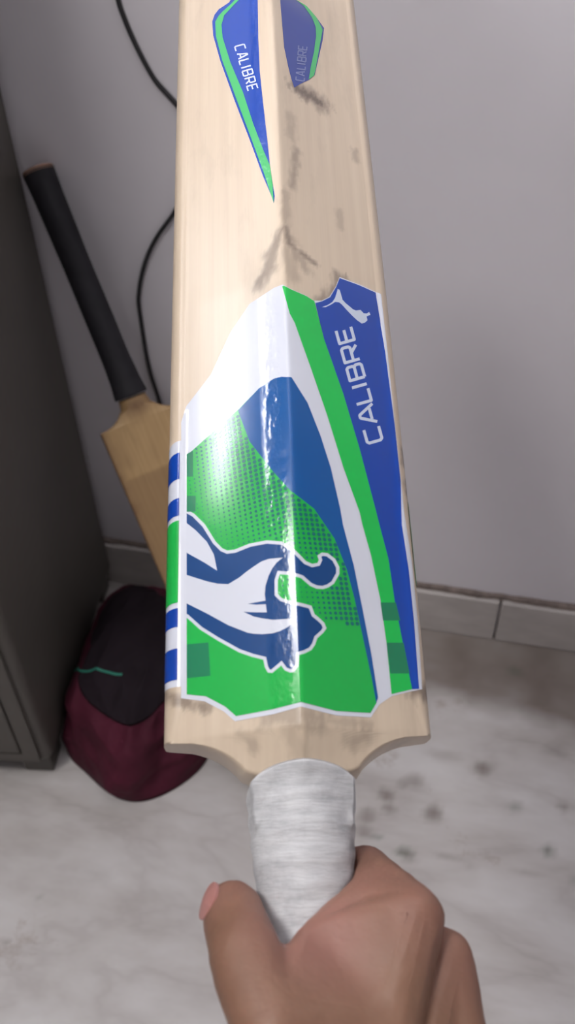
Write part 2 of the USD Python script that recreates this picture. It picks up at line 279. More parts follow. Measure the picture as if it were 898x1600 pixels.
# ------------------------------------------------------------------ steel cabinet, its dark side towards the second bat
ang = math.radians(9.9)
cbm = Gf.Matrix4d().SetRotate(Gf.Rotation(Gf.Vec3d(0, 0, 1), math.degrees(ang))); cbm.SetTranslateOnly(Gf.Vec3d(-0.531, 0.609, 0))
cab = thing("cabinet", "dark grey-brown steel cabinet with its plain side standing against the wall left of the bats", "cabinet", matrix=cbm)
CW, CD, CH = 0.50, 0.42, 1.42
obj("body", bx(-CW, 0, 0, CD, 0.04, CH, 0.016), M["steel_paint"], cab)
obj("frame_edge", tm(manifold3d.Manifold.batch_boolean([manifold3d.Manifold.cube((CW - 0.03, 0.006, CH - 0.07)).translate((-CW + 0.015, -0.006, 0.054)), manifold3d.Manifold.cube((CW - 0.075, 0.1, CH - 0.12)).translate((-CW + 0.0375, -0.05, 0.072))], manifold3d.OpType.Subtract)), M["steel_paint"], cab, smooth=False)
obj("door_gap", bx(-CW + 0.036, -0.036, -0.0015, 0.0, 0.07, CH - 0.046), M["dark_gap"], cab, smooth=False)
half = (CW - 0.075) / 2
for x0 in (-CW + 0.0405, -CW + 0.0405 + half):
    d = obj("door", bx(x0, x0 + half - 0.006, -0.007, -0.001, 0.075, CH - 0.051, 0.0025), M["steel_paint"], cab)
    xh = x0 + half - 0.04 if x0 < -CW + 0.1 else x0 + 0.03
    obj("handle", bx(xh, xh + 0.012, -0.03, -0.006, 0.86, 1.0, 0.004), M["window_frame"], d)
for lx, ly in ((-0.055, 0.012), (-CW + 0.01, 0.012), (-0.055, CD - 0.057), (-CW + 0.01, CD - 0.057)):
    obj("leg", bx(lx, lx + 0.045, ly, ly + 0.045, 0, 0.041, 0.003), M["steel_paint"], cab)

# ------------------------------------------------------------------ maroon cloth bag slumped beside the cabinet
foot = np.array([(-0.545, 0.648), (-0.497, 0.628), (-0.449, 0.598), (-0.399, 0.586), (-0.352, 0.622), (-0.315, 0.675), (-0.318, 0.74), (-0.345, 0.82), (-0.375, 0.90), (-0.43, 0.955), (-0.52, 0.965), (-0.576, 0.94), (-0.569, 0.87), (-0.565, 0.78), (-0.555, 0.71)])
bc = np.array([-0.450, 0.785])
fp = LineString(np.vstack([foot, foot[:1]]))
NT, NR = 180, 60
th = np.linspace(0, 2 * np.pi, NT, endpoint=False); bound = []
ring_ = Polygon(foot).buffer(-0.02).buffer(0.02).exterior
for a in th:
    hit = LineString([bc, bc + np.array([math.cos(a), math.sin(a)])]).intersection(ring_); bound.append(np.array(hit.coords[0]) if hit.geom_type == "Point" else np.array(hit.geoms[0].coords[0]))
bound = np.array(bound)
rad_ = np.linalg.norm(bound - bc, axis=1)
for _ in range(24): rad_ = (np.roll(rad_, 1) + 2 * rad_ + np.roll(rad_, -1)) / 4
bound = bc + rad_[:, None] * np.stack([np.cos(th), np.sin(th)], 1)
def bag_point(a, r):
    """r from 0 at the top to 1 at the floor."""
    b = np.stack([np.interp(a, np.r_[th, 2 * np.pi], np.r_[bound[:, k], bound[0, k]]) for k in (0, 1)], -1)
    ang_ = r * np.pi / 2
    rho = np.sin(ang_) ** 0.75; z = 0.155 * np.cos(ang_) ** 0.8
    xy = bc + (b - bc) * (0.985 * rho + 0.0 * r)[..., None]
    p = np.concatenate([xy, z[..., None]], -1)
    q = p * [16, 16, 16]
    fold = (meshkit.fbm(q, 3, 21) - 0.5) * 0.024 + np.abs(meshkit.noise(p * [38, 14, 26], 5) - 0.5) * -0.024
    ridge = 0.024 * np.exp(-(((a - 4.93) + 0.5 * (r - 0.7)) / 0.16) ** 2) * np.clip(r * 1.8 - 0.5, 0, 1) - 0.020 * np.exp(-(((a - 5.28) + 0.5 * (r - 0.7)) / 0.14) ** 2) * np.clip(r * 1.8 - 0.5, 0, 1)
    out = np.concatenate([(b - bc) / np.linalg.norm(b - bc, axis=-1, keepdims=True) * np.sin(ang_)[..., None], np.cos(ang_)[..., None]], -1)
    keep = np.clip((1 - r) * 8, 0, 1)
    p = p + out * ((fold + ridge) * keep * np.clip(r * 6, 0.2, 1))[..., None]
    p[..., 2] = np.maximum(p[..., 2], 0)
    return p
seam = 0.44 + 0.16 * (meshkit.fbm(np.c_[np.cos(th) * 1.6, np.sin(th) * 1.6, 0 * th], 3, 4) - 0.5) + 0.05 * np.sin(3 * th)
def bag_rings(r0, r1, n, lift=0.0):
    k = np.linspace(0, 1, n); RR = r0[:, None] + (r1 - r0)[:, None] * k[None]
    P = bag_point(np.repeat(th[:, None], n, 1), RR)
    out = P - np.array([*bc, 0.02]); out /= np.linalg.norm(out, axis=-1, keepdims=True)
    return [P[:, i] + out[:, i] * lift - ofs for i in range(n)]
ofs = np.array([*bc, 0])
bag = thing("cloth_bag", "dark maroon cloth bag slumped on the floor between cabinet and second bat", "bag", loc=(*bc, 0))
obj("bag_body", loft(bag_rings(seam - 0.03, 0 * th + 1.0, 44)), M["bag"], bag, smooth=True)
obj("bag_top", loft(bag_rings(0 * th + 0.012, seam, 34, 0.0015)), M["bag_navy"], bag, smooth=True, label="blackish upper cloth of the bag")
def on_bag(a, r): return bag_point(np.array([a]), np.array([r]))[0] - ofs
cp_ = np.array([on_bag(a, r) for a, r in zip(np.interp(np.linspace(0, 1, 40), [0, 0.5, 1], [3.47, 4.2, 4.81]), np.interp(np.linspace(0, 1, 40), [0, 0.12, 0.5, 1], [0.76, 0.56, 0.26, 0.19]))])
obj("drawstring", tube(cp_ + [0, 0, 0.0008], 0.0022, 8), M["teal"], bag, smooth=True, label="teal green cord across the bag")

# ------------------------------------------------------------------ black cable hanging on the wall
wp = np.array([(-0.446, 1.10), (-0.4413, 0.975), (-0.4413, 0.961), (-0.4357, 0.9388), (-0.4246, 0.9094), (-0.409, 0.8791), (-0.3936, 0.862), (-0.3809, 0.8467), (-0.3713, 0.8154), (-0.3759, 0.7728), (-0.3907, 0.7396), (-0.4067, 0.7151), (-0.431, 0.6856), (-0.4512, 0.6525), (-0.468, 0.6086), (-0.4735, 0.5785), (-0.4738, 0.5163), (-0.4719, 0.4727), (-0.4665, 0.4369), (-0.4614, 0.4045)])
wp = np.vstack([[(-0.46, 1.45), (-0.452, 1.25)], wp])
t_ = np.arange(len(wp)); tt = np.linspace(0, len(wp) - 1, 220)
from scipy.interpolate import PchipInterpolator
pw = np.c_[PchipInterpolator(t_, wp[:, 0])(tt), np.full(len(tt), YB - 0.0033), PchipInterpolator(t_, wp[:, 1])(tt)]
for _ in range(4): pw[1:-1] = (pw[:-2] + 2 * pw[1:-1] + pw[2:]) / 4
cb = thing("cable", "thin black cable hanging in a loose S down the wall behind the bats", "cable", loc=pw[-1])
obj("cord", tube(pw - pw[-1], 0.0030, 8), M["cable"], cb, smooth=True)
obj("plug", bx(-0.008, 0.009, -0.012, 0.0025, -0.028, 0.004, 0.004), M["plug"], cb, label="small dark plug at the end of the cable")

# ------------------------------------------------------------------ bats
# ---- the bat's shape: w across, s from the shoulders to the toe, n out of the back (millimetres) ----
def core_height(a, s, k):
    """Height of the back at the distance a from the ridge."""
    he = np.interp(s, [-30, 0, 60, 120, 200, 300, 450, 560], [19, 23, 28, 31.5, 34, 35, 34, 22])
    hr = np.interp(s, [-30, -18, 0, 60, 120, 200, 300, 420, 560], [31, 36, 44, 50.5, 55.5, 59.5, 61, 60, 30])
    u, e = np.minimum(a / 47.0, 1.3), 0.02
    ua = (np.sqrt(u * u + e * e) - e) / (np.sqrt(1 + e * e) - e)
    bow = np.interp(s, [0, 60, 200, 300, 560], [0.05, 0.14, 0.13, -0.14, -0.22])
    return he + (hr - he) * (1 - ua + bow * ua * (1 - ua))

def half_width(s):
    x = np.clip((s + 26) / 25.0, 0, 1)
    low = 19.5 + 34.5 * (1 - np.sqrt(np.maximum(0, 1 - x * x)))
    toe = np.clip((s - 515) / 46.0, 0, 1)
    return np.where(s < -1, low, 54.0) * np.sqrt(np.maximum(0.02, 1 - 0.75 * toe ** 3))

ARC = 14.0
def bat_surface(w, s, k=0):
    """The point of the back, or of the rounded edge where |w| runs past it, in millimetres."""
    w, s = np.broadcast_arrays(np.asarray(w, float), np.asarray(s, float))
    a, sg, hw = np.abs(w), np.sign(w), half_width(s)
    b = np.interp(s, [-30, -2, 12], [3, 3.5, 7])
    c = hw - b
    e0 = core_height(c, s, k)
    phi = np.clip((a - c) / ARC, 0, 1) * np.pi / 2
    down = np.maximum(a - c - ARC, 0)
    n = np.where(a <= c, core_height(a, s, k), e0 * 0.55 + e0 * 0.45 * np.cos(phi) - down)
    x = np.where(a <= c, a, c + b * np.sin(phi))
    return np.stack([sg * x, s, n], -1)

def blade_mesh(scale=1.0, ds=2.0):
    ss = np.unique(np.r_[np.arange(-30, 14, 1.0), np.arange(14, 520, ds), np.arange(520, 560.5, 1.5), 560])
    back = np.r_[-np.linspace(1, 0, 56)[:-1], np.linspace(0, 1, 56)]
    back = np.sign(back) * np.abs(back) ** 1.0
    rings = []
    for s in ss:
        hw = float(half_width(s)); b = np.interp(s, [-30, -2, 12], [3, 3.5, 7]); c = hw - b
        e0 = float(core_height(c, s, 0)); end = c + ARC + max(e0 * 0.55 - 4.0, 0.5)
        side = np.r_[c + np.linspace(0, ARC, 9)[1:], np.linspace(c + ARC, end, 5)[1:]]
        w = np.r_[-side[::-1], back * c, side]
        top = bat_surface(w, s)
        x0 = top[-1, 0]; n0 = top[-1, 2]
        ph = np.linspace(0, np.pi / 2, 5)[1:]
        r = 4.0
        corner = np.stack([x0 - r + r * np.cos(ph), 0 * ph + s, n0 - r * np.sin(ph)], -1)
        fx = np.linspace(1, -1, 13)[1:-1]
        face = np.stack([fx * (x0 - r), 0 * fx + s, (n0 - r) - 2.5 * (1 - fx ** 2)], -1)
        other = corner[::-1] * [-1, 1, 1]
        ring = np.vstack([top, corner, face, other])
        if s < -8:                                  # the neck rounds off into the handle
            d = ring[:, [0, 2]] - [0, 15.5]; l = np.linalg.norm(d, axis=1); lim = np.interp(s, [-30, -17, -8], [17.5, 20.0, 40.0])
            ring[:, [0, 2]] = [0, 15.5] + d * np.minimum(1, lim / l)[:, None]
        rings.append(ring)
    return loft([r * 0.001 * scale for r in rings])

def seg_dist(p, poly):
    d = np.full(len(p), 1e9)
    for a, b in zip(poly[:-1], poly[1:]):
        a, b = np.array(a), np.array(b); ab = b - a
        t = np.clip(((p - a) @ ab) / max(ab @ ab, 1e-9), 0, 1); d = np.minimum(d, np.linalg.norm(p - a - t[:, None] * ab, axis=1))
    return d

PR = {
  "base": [[[-4.84,194.05],[-6.68,193.3],[-8.53,192.57],[-10.38,191.84],[-12.23,191.12],[-14.09,190.41],[-15.95,189.7],[-17.23,187.96],[-18.52,186.23],[-19.8,184.5],[-21.09,182.77],[-22.37,181.05],[-23.65,179.33],[-24.93,177.61],[-26.06,175.25],[-27.19,172.89],[-28.32,170.54],[-29.44,168.2],[-30.56,165.86],[-31.68,163.53],[-32.79,161.2],[-33.9,158.88],[-35.35,157.33],[-36.79,155.78],[-38.23,154.23],[-39.68,152.69],[-41.12,151.14],[-42.57,149.6],[-44.01,148.07],[-45.46,146.53],[-46.24,144.05],[-47.01,141.57],[-47.96,138.88],[-47.91,135.93],[-47.87,132.99],[-47.83,130.08],[-47.78,127.18],[-47.74,124.3],[-47.7,121.43],[-47.66,118.61],[-47.62,115.82],[-47.59,113.05],[-47.55,110.29],[-47.52,107.55],[-47.49,104.82],[-47.45,102.11],[-47.42,99.41],[-47.38,96.73],[-47.35,94.06],[-47.32,91.41],[-47.28,88.77],[-47.25,86.15],[-47.22,83.53],[-47.19,80.94],[-47.16,78.36],[-47.12,75.79],[-47.09,73.23],[-47.06,70.69],[-47.03,68.16],[-47.0,65.64],[-46.97,63.14],[-46.95,60.64],[-46.93,58.18],[-46.91,55.73],[-46.89,53.3],[-46.87,50.88],[-46.85,48.47],[-46.83,46.07],[-46.81,43.68],[-46.79,41.31],[-46.77,38.94],[-46.75,36.59],[-46.73,34.25],[-46.71,31.92],[-46.69,29.6],[-46.67,27.29],[-46.65,24.99],[-46.63,22.71],[-46.61,20.43],[-46.59,18.17],[-46.58,15.91],[-44.64,15.39],[-42.71,14.88],[-40.8,14.37],[-38.89,13.86],[-37.0,13.36],[-35.1,12.12],[-33.2,10.89],[-31.32,9.68],[-29.46,8.47],[-28.06,7.09],[-26.67,5.72],[-25.29,4.36],[-23.18,4.48],[-21.08,4.6],[-18.99,4.72],[-16.91,4.84],[-14.84,4.96],[-12.78,5.09],[-10.72,5.21],[-8.66,5.53],[-6.61,5.84],[-4.56,6.16],[-2.52,6.48],[-0.48,6.83],[1.41,6.37],[3.34,6.01],[5.28,5.66],[7.23,5.31],[9.19,4.96],[11.17,4.61],[13.15,4.26],[15.13,4.28],[17.12,4.3],[19.12,4.32],[21.14,4.35],[23.16,4.37],[25.2,4.4],[27.26,4.43],[28.54,6.13],[29.83,7.84],[31.13,9.56],[32.95,10.76],[34.78,11.97],[36.63,13.2],[38.92,13.88],[41.22,14.58],[43.54,15.28],[45.89,15.99],[48.47,16.47],[51.76,17.11],[51.87,19.42],[51.98,21.75],[52.09,24.09],[52.21,26.44],[52.33,28.8],[52.46,31.18],[52.59,33.57],[52.72,35.98],[52.86,38.4],[53.0,40.84],[53.15,43.3],[53.3,45.77],[53.26,48.0],[53.22,50.24],[53.18,52.49],[53.13,54.75],[53.09,57.02],[53.05,59.29],[53.02,61.6],[53.01,63.93],[52.99,66.26],[52.97,68.61],[52.96,70.97],[52.65,73.45],[52.37,75.95],[52.09,78.47],[51.82,81.0],[51.56,83.55],[51.31,86.11],[51.06,88.7],[50.82,91.3],[50.59,93.91],[50.56,96.38],[50.53,98.85],[50.5,101.34],[50.47,103.84],[50.45,106.36],[50.42,108.88],[50.37,111.52],[50.33,114.17],[50.28,116.83],[50.23,119.51],[50.21,122.24],[50.19,125.0],[50.16,127.77],[50.14,130.55],[50.12,133.35],[50.1,136.17],[50.08,139.15],[50.07,142.14],[50.06,145.16],[50.05,148.19],[50.03,151.24],[50.02,154.31],[50.01,157.4],[49.99,160.5],[49.98,163.63],[49.96,166.78],[49.95,169.94],[49.94,173.13],[49.92,176.34],[49.88,179.28],[49.84,182.24],[49.79,185.22],[49.75,188.22],[49.7,191.23],[49.66,194.27],[49.62,197.32],[49.57,200.39],[49.55,203.54],[49.53,206.7],[49.51,209.89],[46.49,210.51],[43.92,210.6],[41.36,210.7],[38.83,210.82],[36.47,210.67],[34.12,210.53],[31.8,210.4],[29.49,210.29],[27.2,210.2],[25.98,206.71],[24.78,203.26],[23.54,200.65],[22.33,198.15],[21.13,195.7],[19.13,193.77],[17.16,191.88],[15.27,191.1],[13.39,190.34],[11.59,191.04],[9.8,191.74],[7.49,192.01],[5.2,192.29],[2.93,192.6],[0.88,193.14],[-1.11,194.44],[-2.97,194.21]]],
  "panel": [[[-44.93,121.3],[-43.08,122.49],[-41.24,123.68],[-39.39,124.87],[-37.56,126.06],[-35.73,127.26],[-33.9,128.46],[-32.07,129.66],[-30.25,130.87],[-28.43,132.07],[-26.62,133.28],[-24.8,134.5],[-22.99,135.71],[-21.19,136.93],[-19.49,138.35],[-17.79,139.78],[-16.09,141.2],[-14.39,142.63],[-12.7,144.07],[-11.09,144.75],[-9.49,145.43],[-7.89,146.12],[-6.29,146.81],[-4.65,146.77],[-3.01,146.75],[-1.0,146.02],[1.07,145.86],[2.18,144.02],[3.28,142.2],[4.38,140.4],[5.49,138.6],[6.59,136.81],[7.7,135.03],[8.41,132.94],[9.12,130.86],[9.83,128.79],[10.54,126.72],[11.25,124.66],[11.96,122.6],[12.66,120.55],[13.3,118.19],[13.93,115.86],[14.57,113.53],[15.2,111.21],[15.83,108.89],[16.46,106.58],[16.86,104.28],[17.26,102.0],[17.66,99.72],[18.06,97.44],[18.46,95.18],[18.86,92.92],[19.25,90.67],[19.64,88.43],[19.88,86.2],[20.12,83.98],[20.36,81.76],[20.82,79.6],[21.28,77.44],[21.73,75.29],[22.19,73.15],[22.65,71.01],[23.1,68.88],[23.55,66.76],[24.0,64.64],[24.33,62.31],[24.66,59.98],[25.0,57.69],[25.33,55.41],[25.67,53.14],[26.0,50.88],[26.34,48.62],[26.67,46.37],[26.97,44.25],[27.28,42.14],[27.58,40.04],[27.88,37.94],[28.18,35.85],[28.48,33.77],[28.78,31.69],[29.08,29.62],[29.3,27.42],[29.51,25.23],[29.73,23.04],[29.94,20.87],[30.16,18.7],[30.37,16.54],[30.58,14.39],[30.8,12.24],[30.3,11.1],[29.81,9.95],[28.46,8.02],[27.11,6.11],[24.76,6.08],[22.42,6.04],[20.1,6.01],[17.8,5.98],[15.51,5.95],[13.24,5.92],[11.26,6.27],[9.28,6.62],[7.31,6.96],[5.36,7.31],[3.41,7.65],[1.48,8.01],[-0.42,8.47],[-2.46,8.16],[-4.5,7.89],[-6.55,7.62],[-8.61,7.35],[-10.67,7.09],[-12.66,6.96],[-14.66,6.83],[-16.66,6.71],[-18.68,6.58],[-20.7,6.46],[-22.73,6.33],[-24.77,6.21],[-26.15,7.58],[-27.54,8.95],[-28.94,10.34],[-30.81,11.55],[-32.69,12.78],[-34.58,14.01],[-36.49,15.26],[-38.41,15.71],[-40.34,16.16],[-42.28,16.62],[-44.23,17.08],[-44.24,19.31],[-44.26,21.55],[-44.27,23.8],[-44.28,26.05],[-44.29,28.32],[-44.31,30.6],[-44.32,32.89],[-44.33,35.19],[-44.35,37.5],[-44.36,39.83],[-44.37,42.16],[-44.39,44.5],[-44.4,46.86],[-44.41,49.22],[-44.43,51.6],[-44.44,53.99],[-44.45,56.39],[-44.47,58.8],[-44.48,61.24],[-44.5,63.7],[-44.52,66.17],[-44.54,68.66],[-44.56,71.16],[-44.57,73.67],[-44.59,76.2],[-44.61,78.74],[-44.63,81.29],[-44.65,83.86],[-44.67,86.44],[-44.69,89.03],[-44.71,91.64],[-44.73,94.26],[-44.75,96.9],[-44.77,99.55],[-44.79,102.21],[-44.81,104.89],[-44.83,107.59],[-44.85,110.3],[-44.87,113.02],[-44.89,115.76],[-44.91,118.51]]],
  "blue": [[[-22.04,135.94],[-20.48,137.29],[-18.92,138.64],[-17.37,139.99],[-15.81,141.35],[-14.25,142.7],[-12.7,144.07],[-11.09,144.75],[-9.49,145.43],[-7.89,146.12],[-6.29,146.81],[-4.65,146.77],[-3.01,146.75],[-1.0,146.02],[1.07,145.86],[2.18,144.02],[3.28,142.2],[4.38,140.4],[5.49,138.6],[6.59,136.81],[7.7,135.03],[8.41,132.94],[9.12,130.86],[9.83,128.79],[10.54,126.72],[11.25,124.66],[11.96,122.6],[12.66,120.55],[13.3,118.19],[13.93,115.86],[14.57,113.53],[15.2,111.21],[15.83,108.89],[16.46,106.58],[16.86,104.28],[17.26,102.0],[17.66,99.72],[18.06,97.44],[18.46,95.18],[18.86,92.92],[19.25,90.67],[19.64,88.43],[19.88,86.2],[20.12,83.98],[20.36,81.76],[20.82,79.6],[21.28,77.44],[21.73,75.29],[22.19,73.15],[22.65,71.01],[23.1,68.88],[23.55,66.76],[24.0,64.64],[24.33,62.31],[24.66,59.98],[25.0,57.69],[25.33,55.41],[25.67,53.14],[26.0,50.88],[26.34,48.62],[26.67,46.37],[26.97,44.25],[27.28,42.14],[27.58,40.04],[27.88,37.94],[28.18,35.85],[28.48,33.77],[28.78,31.69],[29.08,29.62],[29.3,27.42],[29.51,25.23],[29.73,23.04],[29.94,20.87],[30.16,18.7],[30.37,16.54],[30.58,14.39],[30.8,12.24],[30.3,11.1],[29.81,9.95],[29.57,11.85],[29.34,13.75],[29.1,15.66],[28.86,17.58],[28.62,19.5],[28.29,21.5],[27.95,23.5],[27.62,25.51],[27.29,27.53],[26.95,29.55],[26.61,31.58],[26.28,33.61],[25.94,35.65],[25.58,37.81],[25.21,39.97],[24.85,42.15],[24.48,44.32],[24.12,46.51],[23.75,48.7],[23.38,50.9],[22.95,52.81],[22.52,54.73],[22.09,56.65],[21.66,58.58],[21.23,60.52],[20.8,62.48],[20.06,64.53],[19.31,66.59],[18.57,68.65],[17.82,70.72],[17.07,72.79],[16.32,74.86],[15.15,76.51],[13.99,78.16],[12.82,79.81],[11.66,81.46],[10.5,83.12],[9.33,84.77],[8.17,86.43],[6.32,87.59],[4.48,88.76],[2.65,89.93],[0.82,91.15],[-0.95,92.71],[-2.42,94.86],[-3.9,97.05],[-5.38,99.28],[-6.88,101.53],[-8.38,103.81],[-9.64,105.99],[-10.91,108.19],[-12.18,110.41],[-13.46,112.65],[-14.75,114.91],[-16.05,117.2],[-17.36,119.5],[-18.13,122.18],[-18.9,124.89],[-19.68,127.61],[-20.46,130.37],[-21.25,133.14]]],
  "square": [[[-44.94,121.94],[-43.48,122.4],[-42.03,122.87],[-42.02,120.28],[-42.01,117.73],[-41.99,115.2],[-41.98,112.69],[-41.97,110.19],[-43.41,110.63],[-44.85,111.07],[-44.87,113.76],[-44.89,116.46],[-44.91,119.18]],[[-44.78,101.96],[-42.79,101.38],[-40.8,100.81],[-40.79,98.33],[-40.78,95.87],[-40.78,93.41],[-42.75,93.95],[-44.73,94.5],[-44.75,96.98],[-44.77,99.46]],[[-44.34,37.0],[-42.08,36.8],[-39.84,36.61],[-37.6,36.42],[-35.39,36.23],[-35.26,33.99],[-35.14,31.76],[-35.02,29.54],[-34.9,27.33],[-34.78,25.13],[-34.67,22.94],[-36.57,23.03],[-38.48,23.11],[-40.4,23.2],[-42.33,23.29],[-44.27,23.38],[-44.28,25.62],[-44.29,27.88],[-44.3,30.14],[-44.32,32.42],[-44.33,34.7]],[[34.79,50.8],[37.12,51.15],[39.47,51.51],[41.83,51.88],[42.16,50.02],[42.49,48.18],[42.82,46.33],[43.14,44.49],[40.52,44.12],[37.93,43.76],[35.35,43.41],[35.21,45.25],[35.07,47.1],[34.93,48.95]],[[36.14,34.42],[38.69,34.73],[41.26,35.04],[43.86,35.36],[44.12,33.28],[44.38,31.21],[44.64,29.15],[44.9,27.09],[45.15,25.04],[45.41,22.99],[43.23,22.77],[41.08,22.56],[38.94,22.35],[36.82,22.14],[36.71,24.17],[36.59,26.21],[36.48,28.25],[36.37,30.3],[36.25,32.36]]],
  "cat_outline": [[[-38.74,41.96],[-36.97,40.56],[-35.22,39.16],[-33.48,37.78],[-31.75,36.41],[-30.04,35.19],[-28.34,33.97],[-26.65,32.77],[-24.97,31.57],[-23.3,30.39],[-21.63,29.54],[-19.97,28.71],[-18.32,27.88],[-16.83,27.27],[-15.35,26.67],[-13.88,26.08],[-13.64,24.64],[-13.39,23.2],[-12.86,22.07],[-12.32,20.94],[-10.6,20.55],[-9.47,21.34],[-8.34,22.13],[-7.21,22.92],[-6.53,21.89],[-5.86,20.85],[-4.85,20.31],[-3.85,19.77],[-2.19,19.96],[-1.52,20.92],[-0.85,21.89],[-0.67,23.25],[-0.48,24.62],[-0.3,25.99],[0.71,26.3],[1.74,26.68],[3.06,27.42],[4.38,28.17],[5.17,29.28],[5.97,30.41],[6.45,31.69],[6.94,32.97],[8.19,34.13],[9.46,35.3],[10.18,36.27],[10.9,37.24],[10.5,38.28],[10.1,39.31],[9.26,40.07],[8.41,40.83],[7.37,41.54],[6.33,42.26],[5.74,43.89],[5.15,45.53],[3.19,45.82],[1.25,46.13],[-0.15,46.36],[-1.5,46.79],[-2.85,47.28],[-4.45,48.09],[-6.06,48.9],[-6.83,49.86],[-7.6,50.82],[-7.54,52.64],[-7.49,54.48],[-7.43,56.32],[-7.0,57.48],[-6.56,58.65],[-5.08,58.24],[-3.61,57.84],[-2.14,57.45],[-0.32,56.56],[1.56,56.01],[2.68,55.13],[3.8,54.27],[4.93,53.41],[6.23,53.01],[7.54,52.62],[8.89,52.71],[10.25,52.8],[11.41,53.31],[12.57,53.83],[13.76,54.75],[14.96,55.68],[15.8,57.13],[16.64,58.59],[17.49,60.06],[17.58,61.56],[17.67,63.06],[16.84,64.66],[16.01,66.27],[14.52,67.18],[13.04,68.09],[11.79,68.03],[10.54,67.96],[9.57,67.2],[8.6,66.45],[8.56,66.3],[9.08,64.64],[8.45,63.31],[7.37,62.94],[6.3,62.57],[5.03,62.95],[3.76,63.33],[2.5,64.53],[1.24,65.74],[-0.0,67.03],[-1.21,68.54],[-2.59,69.68],[-3.97,70.85],[-5.35,72.04],[-7.33,72.58],[-9.31,73.14],[-11.31,73.71],[-13.03,73.73],[-14.75,73.75],[-16.49,73.78],[-18.22,73.81],[-19.75,73.5],[-21.29,73.19],[-22.82,72.89],[-24.36,72.58],[-25.88,72.74],[-27.4,72.9],[-28.39,73.57],[-29.38,74.25],[-30.78,76.05],[-32.19,77.87],[-33.31,80.03],[-34.44,82.2],[-35.58,84.4],[-36.73,86.61],[-38.27,88.62],[-39.82,90.66],[-41.39,92.71],[-43.06,94.12],[-44.74,95.53],[-44.72,93.26],[-44.7,91.0],[-44.69,88.75],[-44.67,86.51],[-44.65,84.28],[-44.64,82.06],[-44.62,79.85],[-44.6,77.66],[-44.59,75.47],[-44.57,73.29],[-44.56,71.12],[-44.54,68.96],[-44.52,66.81],[-44.51,64.67],[-44.49,62.54],[-44.48,60.42],[-44.46,58.33],[-44.45,56.24],[-44.44,54.17],[-44.43,52.11],[-44.42,50.05],[-44.41,48.0],[-42.97,46.47],[-41.55,44.96],[-40.14,43.45]]],
  "cat_navy": [[[-43.79,49.16],[-42.31,47.57],[-40.83,45.99],[-39.36,44.42],[-37.91,42.87],[-36.18,41.49],[-34.47,40.12],[-32.77,38.77],[-31.08,37.43],[-29.4,36.22],[-27.72,35.02],[-26.06,33.83],[-24.41,32.65],[-22.76,31.48],[-21.14,30.66],[-19.52,29.84],[-17.92,29.02],[-16.2,28.32],[-14.49,27.63],[-12.79,26.94],[-12.49,25.19],[-12.2,23.45],[-11.51,22.0],[-10.96,21.89],[-9.62,22.82],[-8.28,23.74],[-6.95,24.67],[-6.01,23.22],[-5.08,21.78],[-3.74,21.04],[-2.95,21.12],[-2.02,22.44],[-1.82,23.97],[-1.61,25.5],[-1.4,27.03],[-0.07,27.34],[1.3,27.81],[2.42,28.43],[3.54,29.06],[4.17,29.96],[4.81,30.86],[5.32,32.21],[5.83,33.57],[7.17,34.82],[8.51,36.07],[9.38,37.27],[8.91,38.47],[8.19,39.12],[7.47,39.76],[6.33,40.55],[5.18,41.34],[4.64,42.83],[4.1,44.33],[2.49,44.57],[0.9,44.85],[-0.49,45.13],[-1.85,45.59],[-3.21,46.08],[-4.98,46.98],[-6.77,47.88],[-7.82,49.19],[-8.88,50.5],[-8.83,52.06],[-8.79,53.62],[-8.74,55.19],[-8.7,56.76],[-8.05,58.49],[-7.41,60.22],[-5.54,59.7],[-3.68,59.19],[-1.83,58.7],[-0.49,58.04],[0.88,57.58],[2.28,57.26],[3.42,56.38],[4.56,55.51],[5.71,54.64],[6.81,54.3],[7.93,53.97],[9.03,54.04],[10.14,54.12],[12.03,54.96],[13.0,55.71],[13.96,56.47],[15.03,58.33],[16.11,60.2],[16.18,61.34],[16.24,62.48],[15.55,63.83],[14.85,65.18],[13.65,65.92],[12.46,66.66],[10.84,66.59],[10.2,66.08],[10.56,64.79],[9.95,63.52],[9.33,62.25],[7.7,61.68],[6.08,61.13],[4.5,61.6],[2.92,62.08],[1.65,63.3],[0.39,64.56],[-0.83,66.01],[-2.04,67.6],[-3.29,68.64],[-4.54,69.7],[-5.8,70.77],[-7.62,71.28],[-9.44,71.79],[-11.27,72.3],[-12.92,72.32],[-14.57,72.34],[-16.22,72.36],[-17.88,72.39],[-19.42,72.07],[-20.96,71.76],[-22.5,71.45],[-24.05,71.14],[-25.83,71.32],[-27.62,71.5],[-28.89,72.37],[-30.17,73.24],[-31.2,74.56],[-32.24,75.89],[-33.28,77.23],[-34.4,79.38],[-35.54,81.56],[-36.68,83.75],[-37.83,85.96],[-39.29,87.87],[-40.76,89.79],[-42.25,91.73],[-43.48,92.77],[-44.72,93.81],[-44.71,91.5],[-44.69,89.19],[-44.67,86.89],[-44.66,84.61],[-44.64,82.33],[-44.62,80.07],[-44.61,77.81],[-44.59,75.57],[-44.57,73.34],[-44.56,71.12],[-44.54,68.9],[-44.52,66.7],[-44.51,64.51],[-44.49,62.33],[-44.47,60.16],[-44.46,58.02],[-44.45,55.88],[-44.44,53.76],[-44.43,51.65],[-44.41,49.54]]],
